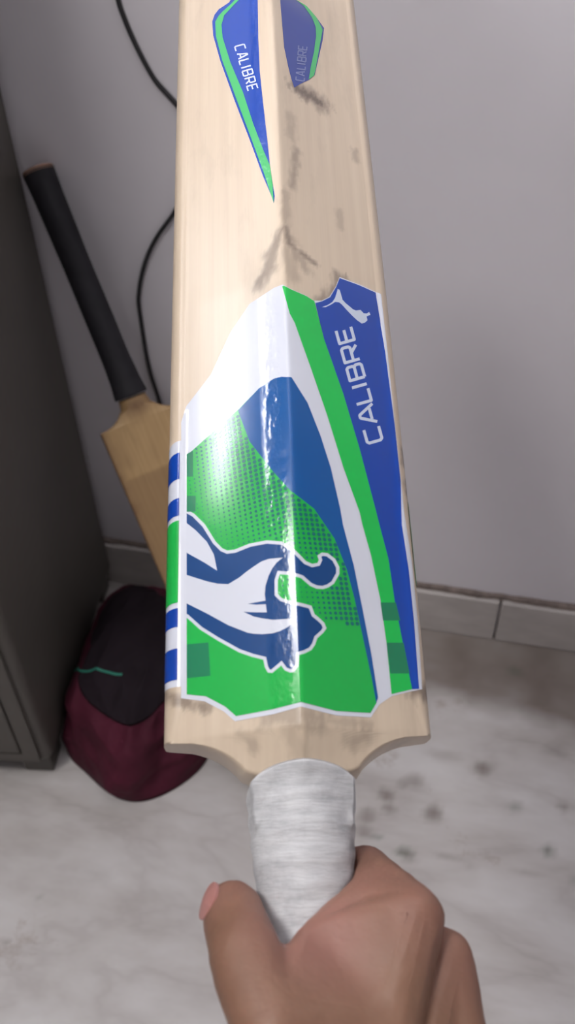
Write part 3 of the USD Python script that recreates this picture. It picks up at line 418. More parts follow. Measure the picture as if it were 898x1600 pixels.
  "cat_white": [[[-36.84,69.7],[-35.1,68.16],[-33.37,66.64],[-31.66,65.14],[-31.98,66.93],[-32.3,68.73],[-32.63,70.53],[-32.96,72.35],[-33.94,74.44],[-34.93,76.55],[-35.92,78.68],[-37.06,80.19],[-38.21,81.71],[-39.36,83.24],[-40.52,84.79],[-41.9,86.29],[-43.29,87.81],[-44.69,89.33],[-44.67,87.08],[-44.66,84.83],[-44.64,82.59],[-44.62,80.37],[-44.61,78.15],[-44.59,75.95],[-43.02,74.67],[-41.46,73.41],[-39.91,72.16],[-38.37,70.93]],[[-35.99,48.12],[-34.24,46.83],[-32.5,45.54],[-30.76,44.27],[-29.04,43.02],[-27.34,41.77],[-25.8,40.9],[-24.28,40.04],[-22.76,39.19],[-21.26,38.35],[-19.75,37.5],[-18.5,37.09],[-17.26,36.68],[-15.6,36.32],[-13.94,35.98],[-12.08,35.85],[-10.23,35.72],[-8.79,35.91],[-7.35,36.11],[-5.9,36.63],[-4.46,37.16],[-3.42,37.83],[-2.37,38.51],[-1.73,39.33],[-1.09,40.16],[-2.8,40.29],[-4.51,40.44],[-6.22,40.59],[-7.95,40.75],[-9.67,40.92],[-11.52,41.47],[-13.38,42.03],[-15.24,42.73],[-17.11,43.43],[-18.5,44.32],[-19.89,45.22],[-21.29,46.12],[-19.6,45.74],[-17.91,45.36],[-16.24,44.99],[-14.84,44.75],[-13.45,44.51],[-12.07,44.27],[-12.23,45.92],[-12.4,47.57],[-14.28,47.81],[-16.17,48.06],[-17.85,48.53],[-19.53,49.0],[-17.75,49.01],[-15.98,49.01],[-14.21,49.02],[-12.45,49.04],[-12.58,50.35],[-12.71,51.66],[-12.5,53.35],[-12.29,55.05],[-11.65,56.89],[-11.01,58.73],[-10.26,60.12],[-9.5,61.53],[-8.63,62.56],[-7.75,63.59],[-6.47,64.41],[-5.18,65.24],[-7.0,65.41],[-8.82,65.58],[-10.65,65.76],[-12.14,65.52],[-13.64,65.28],[-15.15,64.55],[-16.67,63.82],[-18.19,63.01],[-19.71,62.19],[-21.24,61.24],[-22.77,60.29],[-24.22,59.69],[-25.68,59.09],[-27.14,58.5],[-28.59,58.85],[-30.05,59.2],[-31.52,59.56],[-32.99,60.2],[-34.47,60.84],[-35.95,61.49],[-37.64,62.4],[-39.35,63.32],[-41.06,64.25],[-42.78,65.19],[-44.52,66.15],[-44.5,64.09],[-44.49,62.04],[-44.47,60.0],[-44.46,57.98],[-44.45,55.98],[-44.44,53.98],[-42.73,52.79],[-41.03,51.6],[-39.34,50.43],[-37.66,49.27]]],
  "green": [[[-0.56,193.59],[1.15,192.69],[2.91,192.24],[5.19,191.93],[7.48,191.65],[9.78,191.38],[11.66,190.71],[13.55,190.05],[14.07,187.28],[14.58,184.52],[15.08,181.77],[15.59,179.03],[16.09,176.3],[16.59,173.59],[17.09,170.88],[17.79,168.48],[18.47,166.08],[19.16,163.7],[19.85,161.32],[20.53,158.94],[21.21,156.58],[21.89,154.22],[22.57,151.86],[23.25,149.52],[23.92,147.18],[24.59,144.85],[25.19,142.25],[25.78,139.65],[26.37,137.07],[26.96,134.49],[27.54,131.92],[28.13,129.37],[28.71,126.82],[29.29,124.28],[29.87,121.75],[30.45,119.24],[30.95,116.73],[31.45,114.21],[31.95,111.71],[32.44,109.22],[32.94,106.73],[33.43,104.26],[33.92,101.79],[34.41,99.33],[34.9,96.87],[35.38,94.43],[35.87,91.99],[36.28,89.74],[36.7,87.49],[37.11,85.24],[37.53,83.13],[37.95,81.03],[38.37,78.93],[38.78,76.84],[39.2,74.76],[39.61,72.68],[40.02,70.61],[40.19,68.27],[40.35,65.94],[40.52,63.61],[40.68,61.3],[40.85,59.01],[41.02,56.75],[41.19,54.49],[41.37,52.24],[41.64,50.03],[41.92,47.84],[42.2,45.64],[42.47,43.46],[42.74,41.28],[43.01,39.11],[43.28,36.95],[43.55,34.8],[43.82,32.65],[44.09,30.51],[44.36,28.52],[44.63,26.55],[44.9,24.58],[45.17,22.62],[45.43,20.66],[45.7,18.71],[45.96,16.76],[43.62,16.07],[41.29,15.39],[38.99,14.72],[36.7,14.05],[36.64,16.29],[36.58,18.53],[36.52,20.79],[36.46,23.06],[36.4,25.33],[36.33,27.62],[36.27,29.91],[36.21,32.21],[36.15,34.53],[35.99,36.67],[35.83,38.82],[35.68,40.98],[35.52,43.15],[35.36,45.32],[35.2,47.5],[35.04,49.69],[34.88,51.89],[34.53,54.17],[34.18,56.46],[33.83,58.76],[33.48,61.08],[33.14,63.43],[32.8,65.78],[32.45,68.14],[32.11,70.51],[31.63,72.67],[31.15,74.83],[30.67,77.0],[30.18,79.18],[29.7,81.36],[29.21,83.55],[28.9,85.4],[28.59,87.26],[28.28,89.12],[27.62,91.2],[26.96,93.28],[26.3,95.37],[25.63,97.46],[24.97,99.56],[24.3,101.66],[23.63,103.77],[22.96,105.88],[22.29,108.0],[21.71,110.25],[21.12,112.52],[20.54,114.79],[19.95,117.07],[19.36,119.35],[18.77,121.67],[18.19,124.01],[17.6,126.36],[17.01,128.71],[16.42,131.07],[15.72,133.52],[15.02,135.97],[14.31,138.44],[13.6,140.91],[12.89,143.38],[12.18,145.87],[11.47,148.36],[10.75,150.87],[10.03,153.38],[9.33,155.7],[8.63,158.04],[7.93,160.38],[7.22,162.72],[6.52,165.08],[5.81,167.44],[5.1,169.81],[4.39,172.19],[3.67,174.58],[2.59,176.76],[1.51,178.96],[0.97,181.68],[0.44,184.46],[-0.1,187.33],[-0.62,190.32],[-1.14,193.39]]],
  "bluestripe": [[[17.46,191.64],[19.43,193.54],[21.43,195.47],[22.64,198.04],[23.86,200.67],[25.11,203.42],[26.12,206.39],[27.14,209.39],[29.59,209.51],[32.07,209.64],[34.56,209.79],[37.08,209.95],[39.26,209.89],[41.46,209.85],[43.68,209.81],[45.91,209.79],[46.09,206.61],[46.27,203.44],[46.45,200.3],[46.65,197.23],[46.84,194.18],[47.04,191.13],[47.25,188.03],[47.47,184.95],[47.69,181.9],[47.91,178.87],[48.13,175.87],[48.25,172.69],[48.36,169.54],[48.48,166.41],[48.59,163.29],[48.71,160.2],[48.83,157.13],[48.94,154.08],[49.06,151.05],[49.18,148.03],[49.3,145.04],[49.41,142.07],[49.53,139.11],[49.65,136.17],[49.67,133.34],[49.69,130.53],[49.72,127.73],[49.74,124.95],[49.76,122.18],[49.78,119.44],[49.83,116.75],[49.87,114.07],[49.91,111.41],[49.96,108.76],[49.71,106.03],[49.47,103.33],[49.23,100.64],[49.0,97.98],[48.78,95.34],[48.56,92.71],[48.35,90.11],[48.14,87.52],[48.32,85.16],[48.5,82.82],[48.69,80.48],[48.88,78.16],[49.07,75.86],[49.26,73.56],[49.45,71.28],[49.64,69.01],[49.84,66.75],[49.86,64.22],[49.89,61.71],[49.91,59.22],[49.96,56.75],[50.0,54.3],[50.04,51.86],[50.08,49.43],[50.12,47.01],[50.16,44.6],[50.11,42.24],[50.07,39.9],[50.02,37.56],[49.98,35.24],[49.94,32.92],[49.89,30.62],[49.85,28.33],[49.81,26.05],[49.77,23.78],[49.72,21.52],[49.68,19.27],[49.64,17.04],[47.65,16.91],[45.96,16.76],[45.7,18.71],[45.43,20.66],[45.17,22.62],[44.9,24.58],[44.63,26.55],[44.36,28.52],[44.09,30.51],[43.82,32.65],[43.55,34.8],[43.28,36.95],[43.01,39.11],[42.74,41.28],[42.47,43.46],[42.2,45.64],[41.92,47.84],[41.64,50.03],[41.37,52.24],[41.19,54.49],[41.02,56.75],[40.85,59.01],[40.68,61.3],[40.52,63.61],[40.35,65.94],[40.19,68.27],[40.02,70.61],[39.61,72.68],[39.2,74.76],[38.78,76.84],[38.37,78.93],[37.95,81.03],[37.53,83.13],[37.11,85.24],[36.7,87.49],[36.28,89.74],[35.87,91.99],[35.38,94.43],[34.9,96.87],[34.41,99.33],[33.92,101.79],[33.43,104.26],[32.94,106.73],[32.44,109.22],[31.95,111.71],[31.45,114.21],[30.95,116.73],[30.45,119.24],[29.87,121.75],[29.29,124.28],[28.71,126.82],[28.13,129.37],[27.54,131.92],[26.96,134.49],[26.37,137.07],[25.78,139.65],[25.19,142.25],[24.59,144.85],[23.92,147.18],[23.25,149.52],[22.57,151.86],[21.89,154.22],[21.21,156.58],[20.53,158.94],[19.85,161.32],[19.16,163.7],[18.47,166.08],[17.79,168.48],[17.09,170.88],[16.65,173.46],[16.2,176.05],[15.75,178.65],[15.3,181.26],[14.85,183.88],[14.39,186.51],[13.94,189.15],[15.69,190.38]]],
  "leap": [[[17.0,188.11],[18.42,189.25],[19.86,190.42],[21.12,191.78],[22.38,193.15],[23.15,194.67],[23.93,196.2],[24.39,197.76],[24.85,199.33],[25.24,200.73],[25.64,202.17],[26.6,202.05],[26.88,200.85],[27.16,199.67],[27.42,198.24],[27.69,196.82],[28.49,196.14],[29.29,195.47],[30.08,195.07],[30.87,194.66],[31.75,194.16],[32.63,193.66],[34.15,193.52],[35.44,194.26],[36.74,195.02],[37.47,194.42],[38.2,193.82],[39.8,194.34],[41.31,195.95],[41.83,194.58],[40.74,193.56],[39.65,192.55],[40.0,190.64],[38.39,188.41],[36.75,187.28],[35.56,187.71],[34.36,188.14],[33.2,188.93],[32.04,189.72],[31.08,190.48],[30.13,191.24],[29.18,192.01],[28.18,192.94],[27.19,193.87],[25.86,194.51],[24.88,194.22],[23.91,193.94],[22.8,192.72],[21.69,191.51],[20.29,190.19],[18.9,188.88],[17.95,188.49]]],
  "lettering": [[[[41.1,127.81],[40.71,127.14],[38.97,126.12],[37.25,125.11],[35.55,124.12],[35.02,124.24],[34.66,126.0],[34.29,127.76],[33.93,129.52],[32.51,128.68],[32.89,126.83],[33.27,124.98],[33.65,123.13],[33.99,122.77],[35.03,122.53],[35.54,122.63],[37.43,123.73],[39.34,124.84],[41.27,125.97],[41.73,126.43],[42.49,127.74],[42.64,128.38],[42.26,130.27],[41.88,132.16],[41.5,134.05],[40.02,133.16],[40.38,131.37],[40.74,129.59]]],[[[39.05,144.05],[38.13,144.86],[36.4,142.74],[34.69,140.65],[32.99,138.59],[31.32,136.56],[31.05,135.72],[31.33,134.36],[31.85,133.99],[33.89,134.22],[35.95,134.45],[38.02,134.7],[40.12,134.95],[40.54,136.58],[39.25,136.41],[37.96,136.25],[38.58,136.63],[38.23,138.36],[37.88,140.09],[37.53,141.82],[36.91,141.44],[37.98,142.74]],[[32.57,136.17],[33.75,137.6],[34.94,139.05],[36.14,140.51],[36.44,139.05],[36.73,137.59],[37.03,136.14],[35.57,135.96],[34.12,135.8],[32.68,135.63]]],[[[38.42,145.32],[38.9,145.86],[39.02,146.48],[38.62,148.47],[38.22,150.47],[37.82,152.47],[36.34,151.51],[36.69,149.75],[37.04,147.99],[37.4,146.24],[35.67,145.15],[33.95,144.07],[32.25,143.01],[30.57,141.97],[30.85,140.61],[32.72,141.76],[34.6,142.93],[36.5,144.12]]],[[[28.91,150.01],[29.2,148.64],[31.07,149.82],[32.95,151.03],[34.86,152.25],[36.78,153.5],[36.49,154.9],[34.57,153.65],[32.67,152.42],[30.78,151.2]]],[[[36.68,158.18],[36.29,160.15],[35.89,162.12],[35.5,164.09],[35.2,164.44],[34.27,164.73],[33.67,164.59],[32.52,163.81],[31.37,163.04],[30.84,162.36],[30.63,161.81],[30.45,161.84],[29.92,161.7],[28.79,160.95],[27.66,160.2],[27.21,159.7],[26.6,158.55],[26.48,157.88],[26.86,156.02],[27.25,154.15],[27.63,152.29],[27.94,151.94],[28.49,152.06],[30.36,153.26],[32.25,154.49],[34.15,155.73],[36.08,156.99],[35.93,157.69]],[[33.63,162.95],[34.06,162.82],[34.39,161.18],[34.72,159.54],[35.05,157.9],[33.87,157.13],[32.7,156.36],[32.38,157.93],[32.06,159.51],[31.74,161.08],[32.03,161.88]],[[27.98,158.51],[28.23,158.99],[29.93,160.11],[30.29,160.04],[30.61,158.49],[30.92,156.95],[31.24,155.41],[30.08,154.65],[28.92,153.91],[28.61,155.44],[28.29,156.97]]],[[[32.07,173.9],[31.28,172.25],[30.5,170.6],[30.35,171.33],[30.02,171.69],[29.11,171.88],[28.56,171.73],[27.12,170.74],[25.69,169.76],[25.24,169.23],[24.63,168.02],[24.52,167.36],[24.95,165.26],[25.39,163.17],[25.82,161.08],[26.13,160.72],[26.68,160.85],[28.55,162.1],[30.45,163.36],[32.35,164.64],[34.28,165.94],[33.99,167.36],[32.74,166.52],[31.5,165.67],[31.21,167.12],[30.92,168.56],[32.12,171.09],[33.34,173.64]],[[26.02,168.03],[26.28,168.54],[27.42,169.32],[28.57,170.1],[28.95,170.02],[29.31,168.24],[29.67,166.46],[30.03,164.69],[28.57,163.7],[27.11,162.73],[26.75,164.49],[26.38,166.26]]],[[[28.93,174.93],[28.58,176.63],[28.23,178.35],[27.88,180.06],[26.42,179.03],[26.76,177.32],[27.11,175.61],[27.46,173.91],[26.3,173.11],[25.14,172.31],[24.75,174.22],[24.35,176.13],[23.96,178.05],[22.52,177.05],[22.96,174.9],[23.4,172.75],[23.85,170.62],[24.16,170.26],[24.71,170.4],[26.59,171.68],[28.49,172.99],[30.4,174.31],[32.33,175.66],[32.82,176.24],[32.93,176.9],[32.49,179.09],[32.06,181.28],[31.62,183.47],[30.12,182.4],[30.51,180.46],[30.9,178.52],[31.29,176.58],[30.11,175.75]]]],
  "kiteL": [[[-16.75,420.2],[-18.35,417.37],[-19.96,414.57],[-21.56,411.76],[-23.16,408.94],[-25.15,408.53],[-27.15,408.09],[-29.15,407.63],[-30.39,406.14],[-31.63,404.65],[-32.32,402.04],[-33.0,399.45],[-32.8,395.19],[-32.6,390.96],[-32.39,386.76],[-31.6,381.9],[-30.81,377.09],[-30.03,372.32],[-29.26,367.59],[-28.49,362.91],[-27.54,358.22],[-26.6,353.58],[-25.66,348.99],[-24.74,344.43],[-23.83,339.92],[-22.92,335.45],[-22.03,331.02],[-21.14,326.63],[-20.16,322.07],[-19.2,317.55],[-18.24,313.07],[-17.29,308.64],[-16.36,304.25],[-15.43,299.91],[-14.51,295.65],[-13.61,291.44],[-12.79,287.44],[-11.98,283.49],[-11.17,279.58],[-10.38,275.71],[-9.59,271.88],[-8.81,268.1],[-8.04,264.35],[-7.1,260.44],[-6.17,256.58],[-5.25,252.76],[-4.34,248.99],[-3.83,246.38],[-3.32,243.78],[-3.06,245.97],[-2.81,248.17],[-3.09,251.65],[-3.38,255.16],[-3.67,258.7],[-3.93,262.26],[-4.2,265.85],[-4.47,269.47],[-4.6,272.69],[-4.74,275.93],[-4.87,279.19],[-5.01,282.48],[-5.14,285.79],[-5.33,289.43],[-5.52,293.1],[-5.71,296.8],[-5.9,300.54],[-6.08,304.37],[-6.27,308.23],[-6.47,312.13],[-6.66,316.05],[-6.82,319.89],[-6.99,323.76],[-7.16,327.66],[-7.32,331.59],[-7.49,335.56],[-7.67,339.55],[-7.67,343.65],[-7.68,347.78],[-7.68,351.95],[-7.69,356.15],[-7.7,360.38],[-7.7,364.65],[-7.64,369.2],[-7.57,373.78],[-7.51,378.41],[-7.44,383.07],[-7.38,387.78],[-7.31,392.53],[-7.24,397.31],[-7.21,402.07],[-7.17,406.87],[-7.14,411.71],[-7.1,416.6],[-7.05,422.09],[-6.95,428.93],[-6.86,435.9],[-8.45,438.6],[-10.06,441.22],[-11.42,436.76],[-12.77,432.43],[-14.11,428.24],[-15.43,424.16]]],
  "kiteL_green": [[[-15.78,411.8],[-17.76,410.1],[-19.73,408.37],[-21.71,406.61],[-23.44,405.69],[-25.17,404.75],[-26.9,403.79],[-28.13,402.67],[-29.36,401.54],[-30.28,399.83],[-31.19,398.11],[-31.08,393.92],[-30.98,389.77],[-30.87,385.65],[-30.17,381.0],[-29.48,376.39],[-28.8,371.82],[-28.12,367.29],[-27.44,362.8],[-26.39,357.65],[-25.34,352.55],[-24.31,347.51],[-23.29,342.51],[-22.28,337.57],[-21.28,332.68],[-20.29,327.84],[-19.34,323.28],[-18.4,318.76],[-17.46,314.29],[-16.54,309.86],[-15.63,305.47],[-14.73,301.13],[-13.83,296.87],[-12.95,292.66],[-12.13,288.65],[-11.32,284.69],[-10.52,280.77],[-9.73,276.9],[-8.95,273.07],[-8.17,269.28],[-7.4,265.53],[-6.7,261.85],[-6.01,258.22],[-5.33,254.62],[-4.65,251.07],[-3.97,247.55],[-3.31,244.07],[-3.35,246.92],[-3.39,249.78],[-3.43,252.65],[-3.47,255.55],[-3.67,258.7],[-3.87,261.88],[-4.07,265.09],[-4.28,268.32],[-5.25,272.39],[-6.23,276.52],[-7.21,280.71],[-8.11,284.95],[-9.01,289.25],[-9.93,293.6],[-10.85,298.0],[-11.78,302.49],[-12.55,306.86],[-13.33,311.27],[-14.12,315.72],[-14.92,320.22],[-15.72,324.76],[-16.53,329.35],[-17.56,333.93],[-18.61,338.56],[-19.66,343.24],[-20.73,347.97],[-21.8,352.74],[-22.89,357.56],[-23.71,362.25],[-24.53,367.0],[-25.36,371.78],[-26.21,376.61],[-27.06,381.49],[-27.24,385.19],[-27.42,388.92],[-27.61,392.67],[-26.82,396.15],[-26.03,399.65],[-24.07,401.3],[-22.1,402.93],[-20.14,404.54],[-18.22,405.81],[-16.3,407.06],[-14.39,408.28]]],
  "kiteL_text": [[[[-19.89,367.49],[-19.61,367.63],[-17.7,366.94],[-15.8,366.23],[-15.43,365.84],[-14.91,362.59],[-14.15,362.33],[-14.73,365.99],[-15.04,366.66],[-15.74,367.4],[-15.91,367.52],[-17.9,368.26],[-19.9,368.99],[-20.05,368.98],[-20.61,368.7],[-20.74,368.17],[-20.13,364.49],[-19.36,364.25]]],[[[-17.62,357.61],[-18.7,357.6],[-18.35,356.27],[-16.72,356.29],[-15.1,356.3],[-13.49,356.29],[-13.3,356.44],[-13.28,356.83],[-13.4,357.55],[-13.54,357.98],[-13.79,358.28],[-15.61,359.56],[-17.44,360.82],[-19.28,362.08],[-19.25,360.85],[-18.02,360.02]],[[-17.2,359.46],[-15.87,358.54],[-14.55,357.62],[-15.72,357.63],[-16.9,357.62]]],[[[-18.28,355.54],[-18.53,355.44],[-18.57,355.01],[-17.96,351.35],[-17.21,351.12],[-17.7,354.11],[-16.11,353.55],[-14.52,352.97],[-12.95,352.39],[-13.13,353.68],[-14.84,354.31],[-16.56,354.93]]],[[[-11.96,346.15],[-12.14,347.42],[-13.84,348.04],[-15.54,348.65],[-17.25,349.25],[-17.06,347.97],[-15.35,347.37],[-13.65,346.77]]],[[[-13.02,339.88],[-12.84,339.75],[-11.33,339.21],[-11.18,339.22],[-10.74,339.47],[-10.62,339.97],[-11.21,343.67],[-11.38,344.15],[-11.67,344.42],[-13.36,345.04],[-15.05,345.64],[-16.76,346.23],[-16.66,345.6],[-17.04,345.71],[-16.4,341.85],[-16.14,341.27],[-15.55,340.57],[-15.34,340.41],[-13.82,339.89],[-13.61,339.94],[-13.36,340.24]],[[-13.93,341.42],[-14.13,341.19],[-15.42,341.63],[-15.71,341.97],[-16.18,344.83],[-14.38,344.2]],[[-11.85,343.29],[-11.42,340.6],[-11.61,340.49],[-12.94,340.97],[-13.2,341.25],[-13.63,343.94]]],[[[-13.48,336.23],[-15.11,335.13],[-14.58,333.92],[-13.25,334.82],[-13.17,334.35],[-12.89,333.74],[-12.32,333.14],[-12.14,333.01],[-10.25,332.35],[-10.09,332.35],[-9.66,332.6],[-9.54,333.09],[-9.85,335.02],[-10.15,336.96],[-10.32,337.43],[-10.61,337.7],[-12.28,338.3],[-13.96,338.89],[-15.65,339.47],[-15.46,338.22],[-13.7,337.62]],[[-10.79,336.59],[-10.33,333.72],[-10.52,333.61],[-12.24,334.22],[-12.5,334.49],[-12.96,337.36]]],[[[-12.23,330.84],[-11.77,327.97],[-11.04,327.74],[-11.49,330.59],[-9.74,329.97],[-9.23,326.73],[-8.5,326.5],[-8.81,328.42],[-9.11,330.34],[-9.28,330.81],[-9.56,331.07],[-11.22,331.66],[-12.88,332.23],[-14.56,332.8],[-14.79,332.71],[-14.83,332.3],[-14.51,330.36],[-14.2,328.42],[-13.46,328.21],[-13.99,331.44]]]],
  "kiteR": [[[4.91,433.95],[4.84,426.62],[4.78,419.6],[4.84,414.71],[4.89,409.87],[4.95,405.07],[5.01,400.3],[5.06,395.58],[5.15,391.15],[5.23,386.76],[5.31,382.39],[5.39,378.07],[5.47,373.77],[5.56,369.51],[5.64,365.28],[5.72,361.08],[5.79,356.92],[6.2,353.49],[6.6,350.08],[7.0,346.69],[7.4,343.32],[7.85,340.41],[8.3,337.52],[8.75,334.64],[9.47,331.6],[10.19,328.56],[12.03,331.54],[13.9,334.53],[16.23,337.77],[18.59,341.03],[20.54,344.52],[22.51,348.03],[23.41,352.69],[24.32,357.39],[25.24,362.14],[26.17,366.94],[27.11,371.78],[28.06,376.67],[29.02,381.61],[29.58,385.63],[30.13,389.68],[30.7,393.76],[29.25,395.81],[27.8,397.85],[26.35,399.87],[24.57,401.61],[22.79,403.32],[21.01,405.0],[18.83,404.92],[16.66,404.8],[14.5,404.65],[13.82,408.75],[13.14,412.87],[12.45,417.01],[11.47,420.44],[10.55,424.98],[9.64,429.64],[8.72,434.44],[7.8,439.38]]],
  "kiteR_green": [[[29.62,391.54],[28.89,387.23],[28.17,382.95],[27.46,378.71],[26.75,374.51],[25.86,369.21],[24.99,363.98],[24.13,358.8],[23.27,353.67],[22.64,350.34],[22.01,347.02],[20.4,344.35],[18.8,341.68],[19.49,346.46],[20.19,351.28],[20.92,355.34],[21.66,359.43],[22.41,363.57],[23.16,367.73],[23.83,372.63],[24.5,377.58],[25.18,382.58],[25.28,386.69],[25.37,390.83],[24.39,394.11],[23.4,397.39],[21.96,399.37],[20.51,401.32],[19.06,403.27],[16.41,403.99],[13.76,404.65],[14.98,405.1],[16.98,405.0],[18.98,404.87],[20.99,404.71],[22.77,403.03],[24.55,401.32],[26.33,399.58],[27.43,396.9],[28.53,394.22]]],
  "kiteR_text": [[[[15.69,338.5],[15.42,338.2],[13.69,337.19],[11.96,336.17],[11.68,336.18],[11.9,338.42],[11.18,337.91],[10.93,335.34],[11.08,335.0],[11.61,334.98],[11.74,335.02],[13.53,336.07],[15.33,337.12],[15.47,337.24],[16.08,337.92],[16.28,338.24],[16.38,338.61],[16.65,341.21],[15.92,340.71]]],[[[15.74,344.58],[16.8,345.5],[16.81,346.53],[14.34,344.36],[11.89,342.19],[11.65,341.85],[11.52,341.43],[11.47,340.86],[11.51,340.58],[11.68,340.52],[13.98,341.19],[16.28,341.84],[16.59,343.04],[15.55,342.75]],[[14.85,342.55],[12.74,341.93],[14.99,343.92]]],[[[16.91,347.24],[17.2,347.58],[17.36,348.07],[17.65,350.78],[16.9,350.27],[16.68,348.15],[14.48,346.84],[12.29,345.52],[12.13,344.39],[14.51,345.82]]],[[[12.75,350.16],[12.59,349.01],[14.98,350.47],[17.39,351.91],[17.56,353.07],[15.14,351.62]]],[[[18.09,355.03],[18.42,358.26],[18.3,358.62],[17.86,358.77],[17.69,358.73],[16.23,357.85],[15.98,357.59],[15.65,357.07],[15.39,357.11],[15.24,357.07],[13.79,356.17],[13.62,356.01],[13.1,355.34],[12.82,354.66],[12.52,351.58],[12.58,351.27],[12.81,351.27],[15.21,352.74],[17.63,354.19],[17.71,354.77]],[[17.42,357.5],[17.64,357.43],[17.4,355.11],[15.72,354.1],[15.95,356.38],[16.19,356.76]],[[13.53,354.83],[13.72,355.07],[14.99,355.86],[15.2,355.82],[14.98,353.65],[13.31,352.63]]],[[[18.53,364.1],[16.87,361.92],[16.92,362.33],[16.78,362.69],[16.32,362.76],[16.17,362.72],[14.33,361.57],[14.15,361.4],[13.63,360.72],[13.35,360.03],[13.03,356.73],[13.09,356.42],[13.32,356.42],[15.73,357.91],[18.17,359.39],[18.34,360.56],[16.63,359.53],[16.75,360.67],[18.74,363.28]],[[14.06,360.2],[14.25,360.45],[15.92,361.49],[16.13,361.46],[15.89,359.08],[13.82,357.79]]],[[[16.25,366.26],[16.03,364.08],[14.34,363.02],[14.59,365.58],[13.84,365.03],[13.54,361.94],[13.6,361.62],[13.83,361.62],[16.26,363.15],[18.71,364.65],[19.01,365.0],[19.17,365.51],[19.5,368.64],[18.74,368.09],[18.48,365.59],[16.77,364.54],[17.0,366.81]]]],
  "scuff": [[[12.86,329.3],[17.37,327.84],[21.68,328.58]],[[16.84,331.39],[24.67,330.75],[27.38,327.71]],[[21.82,331.16],[24.22,323.03]],[[9.32,282.35],[7.77,269.6],[5.91,256.64]],[[6.98,305.54],[7.15,297.59],[7.32,289.85]],[[-0.88,225.99],[-3.51,217.51],[-5.14,212.53],[-6.75,207.59],[-10.46,199.88]],[[-2.87,219.13],[-7.74,213.72]],[[-5.37,205.12],[-9.31,199.4],[-12.27,197.77]],[[1.62,228.23],[3.11,219.25],[8.51,216.0],[15.2,212.6]],[[2.02,222.6],[4.43,217.94],[6.84,213.31],[10.56,207.4]],[[1.33,212.8],[2.29,206.62],[3.24,200.52]],[[21.5,196.58],[25.14,203.81],[27.56,210.76]],[[16.53,191.62],[21.45,195.84]],[[41.99,303.04],[42.56,296.33]],[[30.24,253.75],[30.18,243.16]],[[-54.56,18.99],[-47.44,15.49],[-42.14,13.43],[-37.01,11.39]],[[-11.22,4.33],[-5.88,4.28],[-0.58,4.27],[3.05,3.54],[6.76,2.94]],[[6.72,2.23],[13.45,2.07],[20.32,1.93],[27.33,1.78]],[[48.07,16.08],[54.78,17.37],[58.1,14.9]],[[-6.56,1.45],[-4.33,-3.24],[-0.93,-8.96]],[[-22.2,-1.39],[-18.64,-5.13]],[[19.15,-5.1],[25.76,-2.52]],[[1.84,250.22],[1.77,240.11],[1.7,230.21]]],
  "scuff_p": [[3.2,0.95],[3,0.6],[2.4,0.5],[1.6,0.5],[1.8,0.3],[1.6,0.7],[1.4,0.6],[1.6,0.5],[1.1,0.7],[2.2,0.4],[2.5,0.3],[2.0,0.7],[1.4,0.6],[1.5,0.4],[1.2,0.3],[1.6,0.7],[3.0,0.45],[1.2,0.3],[2.4,0.8],[2.2,0.25],[1.6,0.35],[2,0.4],[1.6,0.35]],
  "edge_s": [123.6,110.8,101.7,93.6,91.3,55.0,52.6,44.8,35.9,23.3,21.5],
  "edgeR_s": [101.1,62.6],
}

# film on the bat: polygons in (w, s), cut by a grid so that they follow the curved back
WL = np.unique(np.r_[-70, np.arange(-64, -46, 2.0), -47, np.arange(-44, -6, 3.0), np.arange(-6, 6.1, 0.75), np.arange(8, 47, 3.0), 47, np.arange(48, 66, 2.0), 70])
def surf_n(w, s):
    e = 0.05
    a, b = bat_surface(w + e, s) - bat_surface(w - e, s), bat_surface(w, s + e) - bat_surface(w, s - e)
    n = np.cross(a, b); return n / np.linalg.norm(n, axis=-1, keepdims=True)
def film(polys, lift):
    V, Fc, off = [], [], 0
    for g in polys:
        x0, y0, x1, y1 = g.bounds
        ws = WL[(WL > x0) & (WL < x1)]; sl = np.arange(math.floor(y0 / 5) * 5 + 5, y1, 5.0)
        for a, b in zip(np.r_[x0 - 1, ws], np.r_[ws, x1 + 1]):
            col = shapely.clip_by_rect(g, a, y0 - 1, b, y1 + 1)
            if col.is_empty: continue
            for c, d in zip(np.r_[y0 - 1, sl], np.r_[sl, y1 + 1]):
                cell = shapely.clip_by_rect(col, a, c, b, d)
                for k in getattr(cell, "geoms", [cell]):
                    if k.geom_type != "Polygon" or k.area < 1e-4: continue
                    try: v, f = trimesh.creation.triangulate_polygon(k, engine="earcut")
                    except Exception: continue
                    if len(f): V.append(v); Fc.append(np.asarray(f) + off); off += len(v)
    V, Fc = np.vstack(V), np.vstack(Fc)
    return film_mesh(V, Fc, lift)
def film_mesh(V, Fc, lift):
    n = surf_n(V[:, 0], V[:, 1]); P = bat_surface(V[:, 0], V[:, 1]) + n * lift
    g = np.einsum("ij,ij->i", np.cross(P[Fc[:, 1]] - P[Fc[:, 0]], P[Fc[:, 2]] - P[Fc[:, 0]]), n[Fc[:, 0]])
    Fc = np.where((g < 0)[:, None], Fc[:, ::-1], Fc)
    return (P * 0.001, Fc), n
def pol(x): return Polygon(x).buffer(0)
def parts(g): return [k for k in getattr(g, "geoms", [g]) if k.geom_type == "Polygon" and k.area > 0.05]
def film_obj(name, g, m, parent, lift, **kw):
    (v, f), n = film(parts(g), lift); return obj(name, (v, f), m, parent, normals=n, **kw)

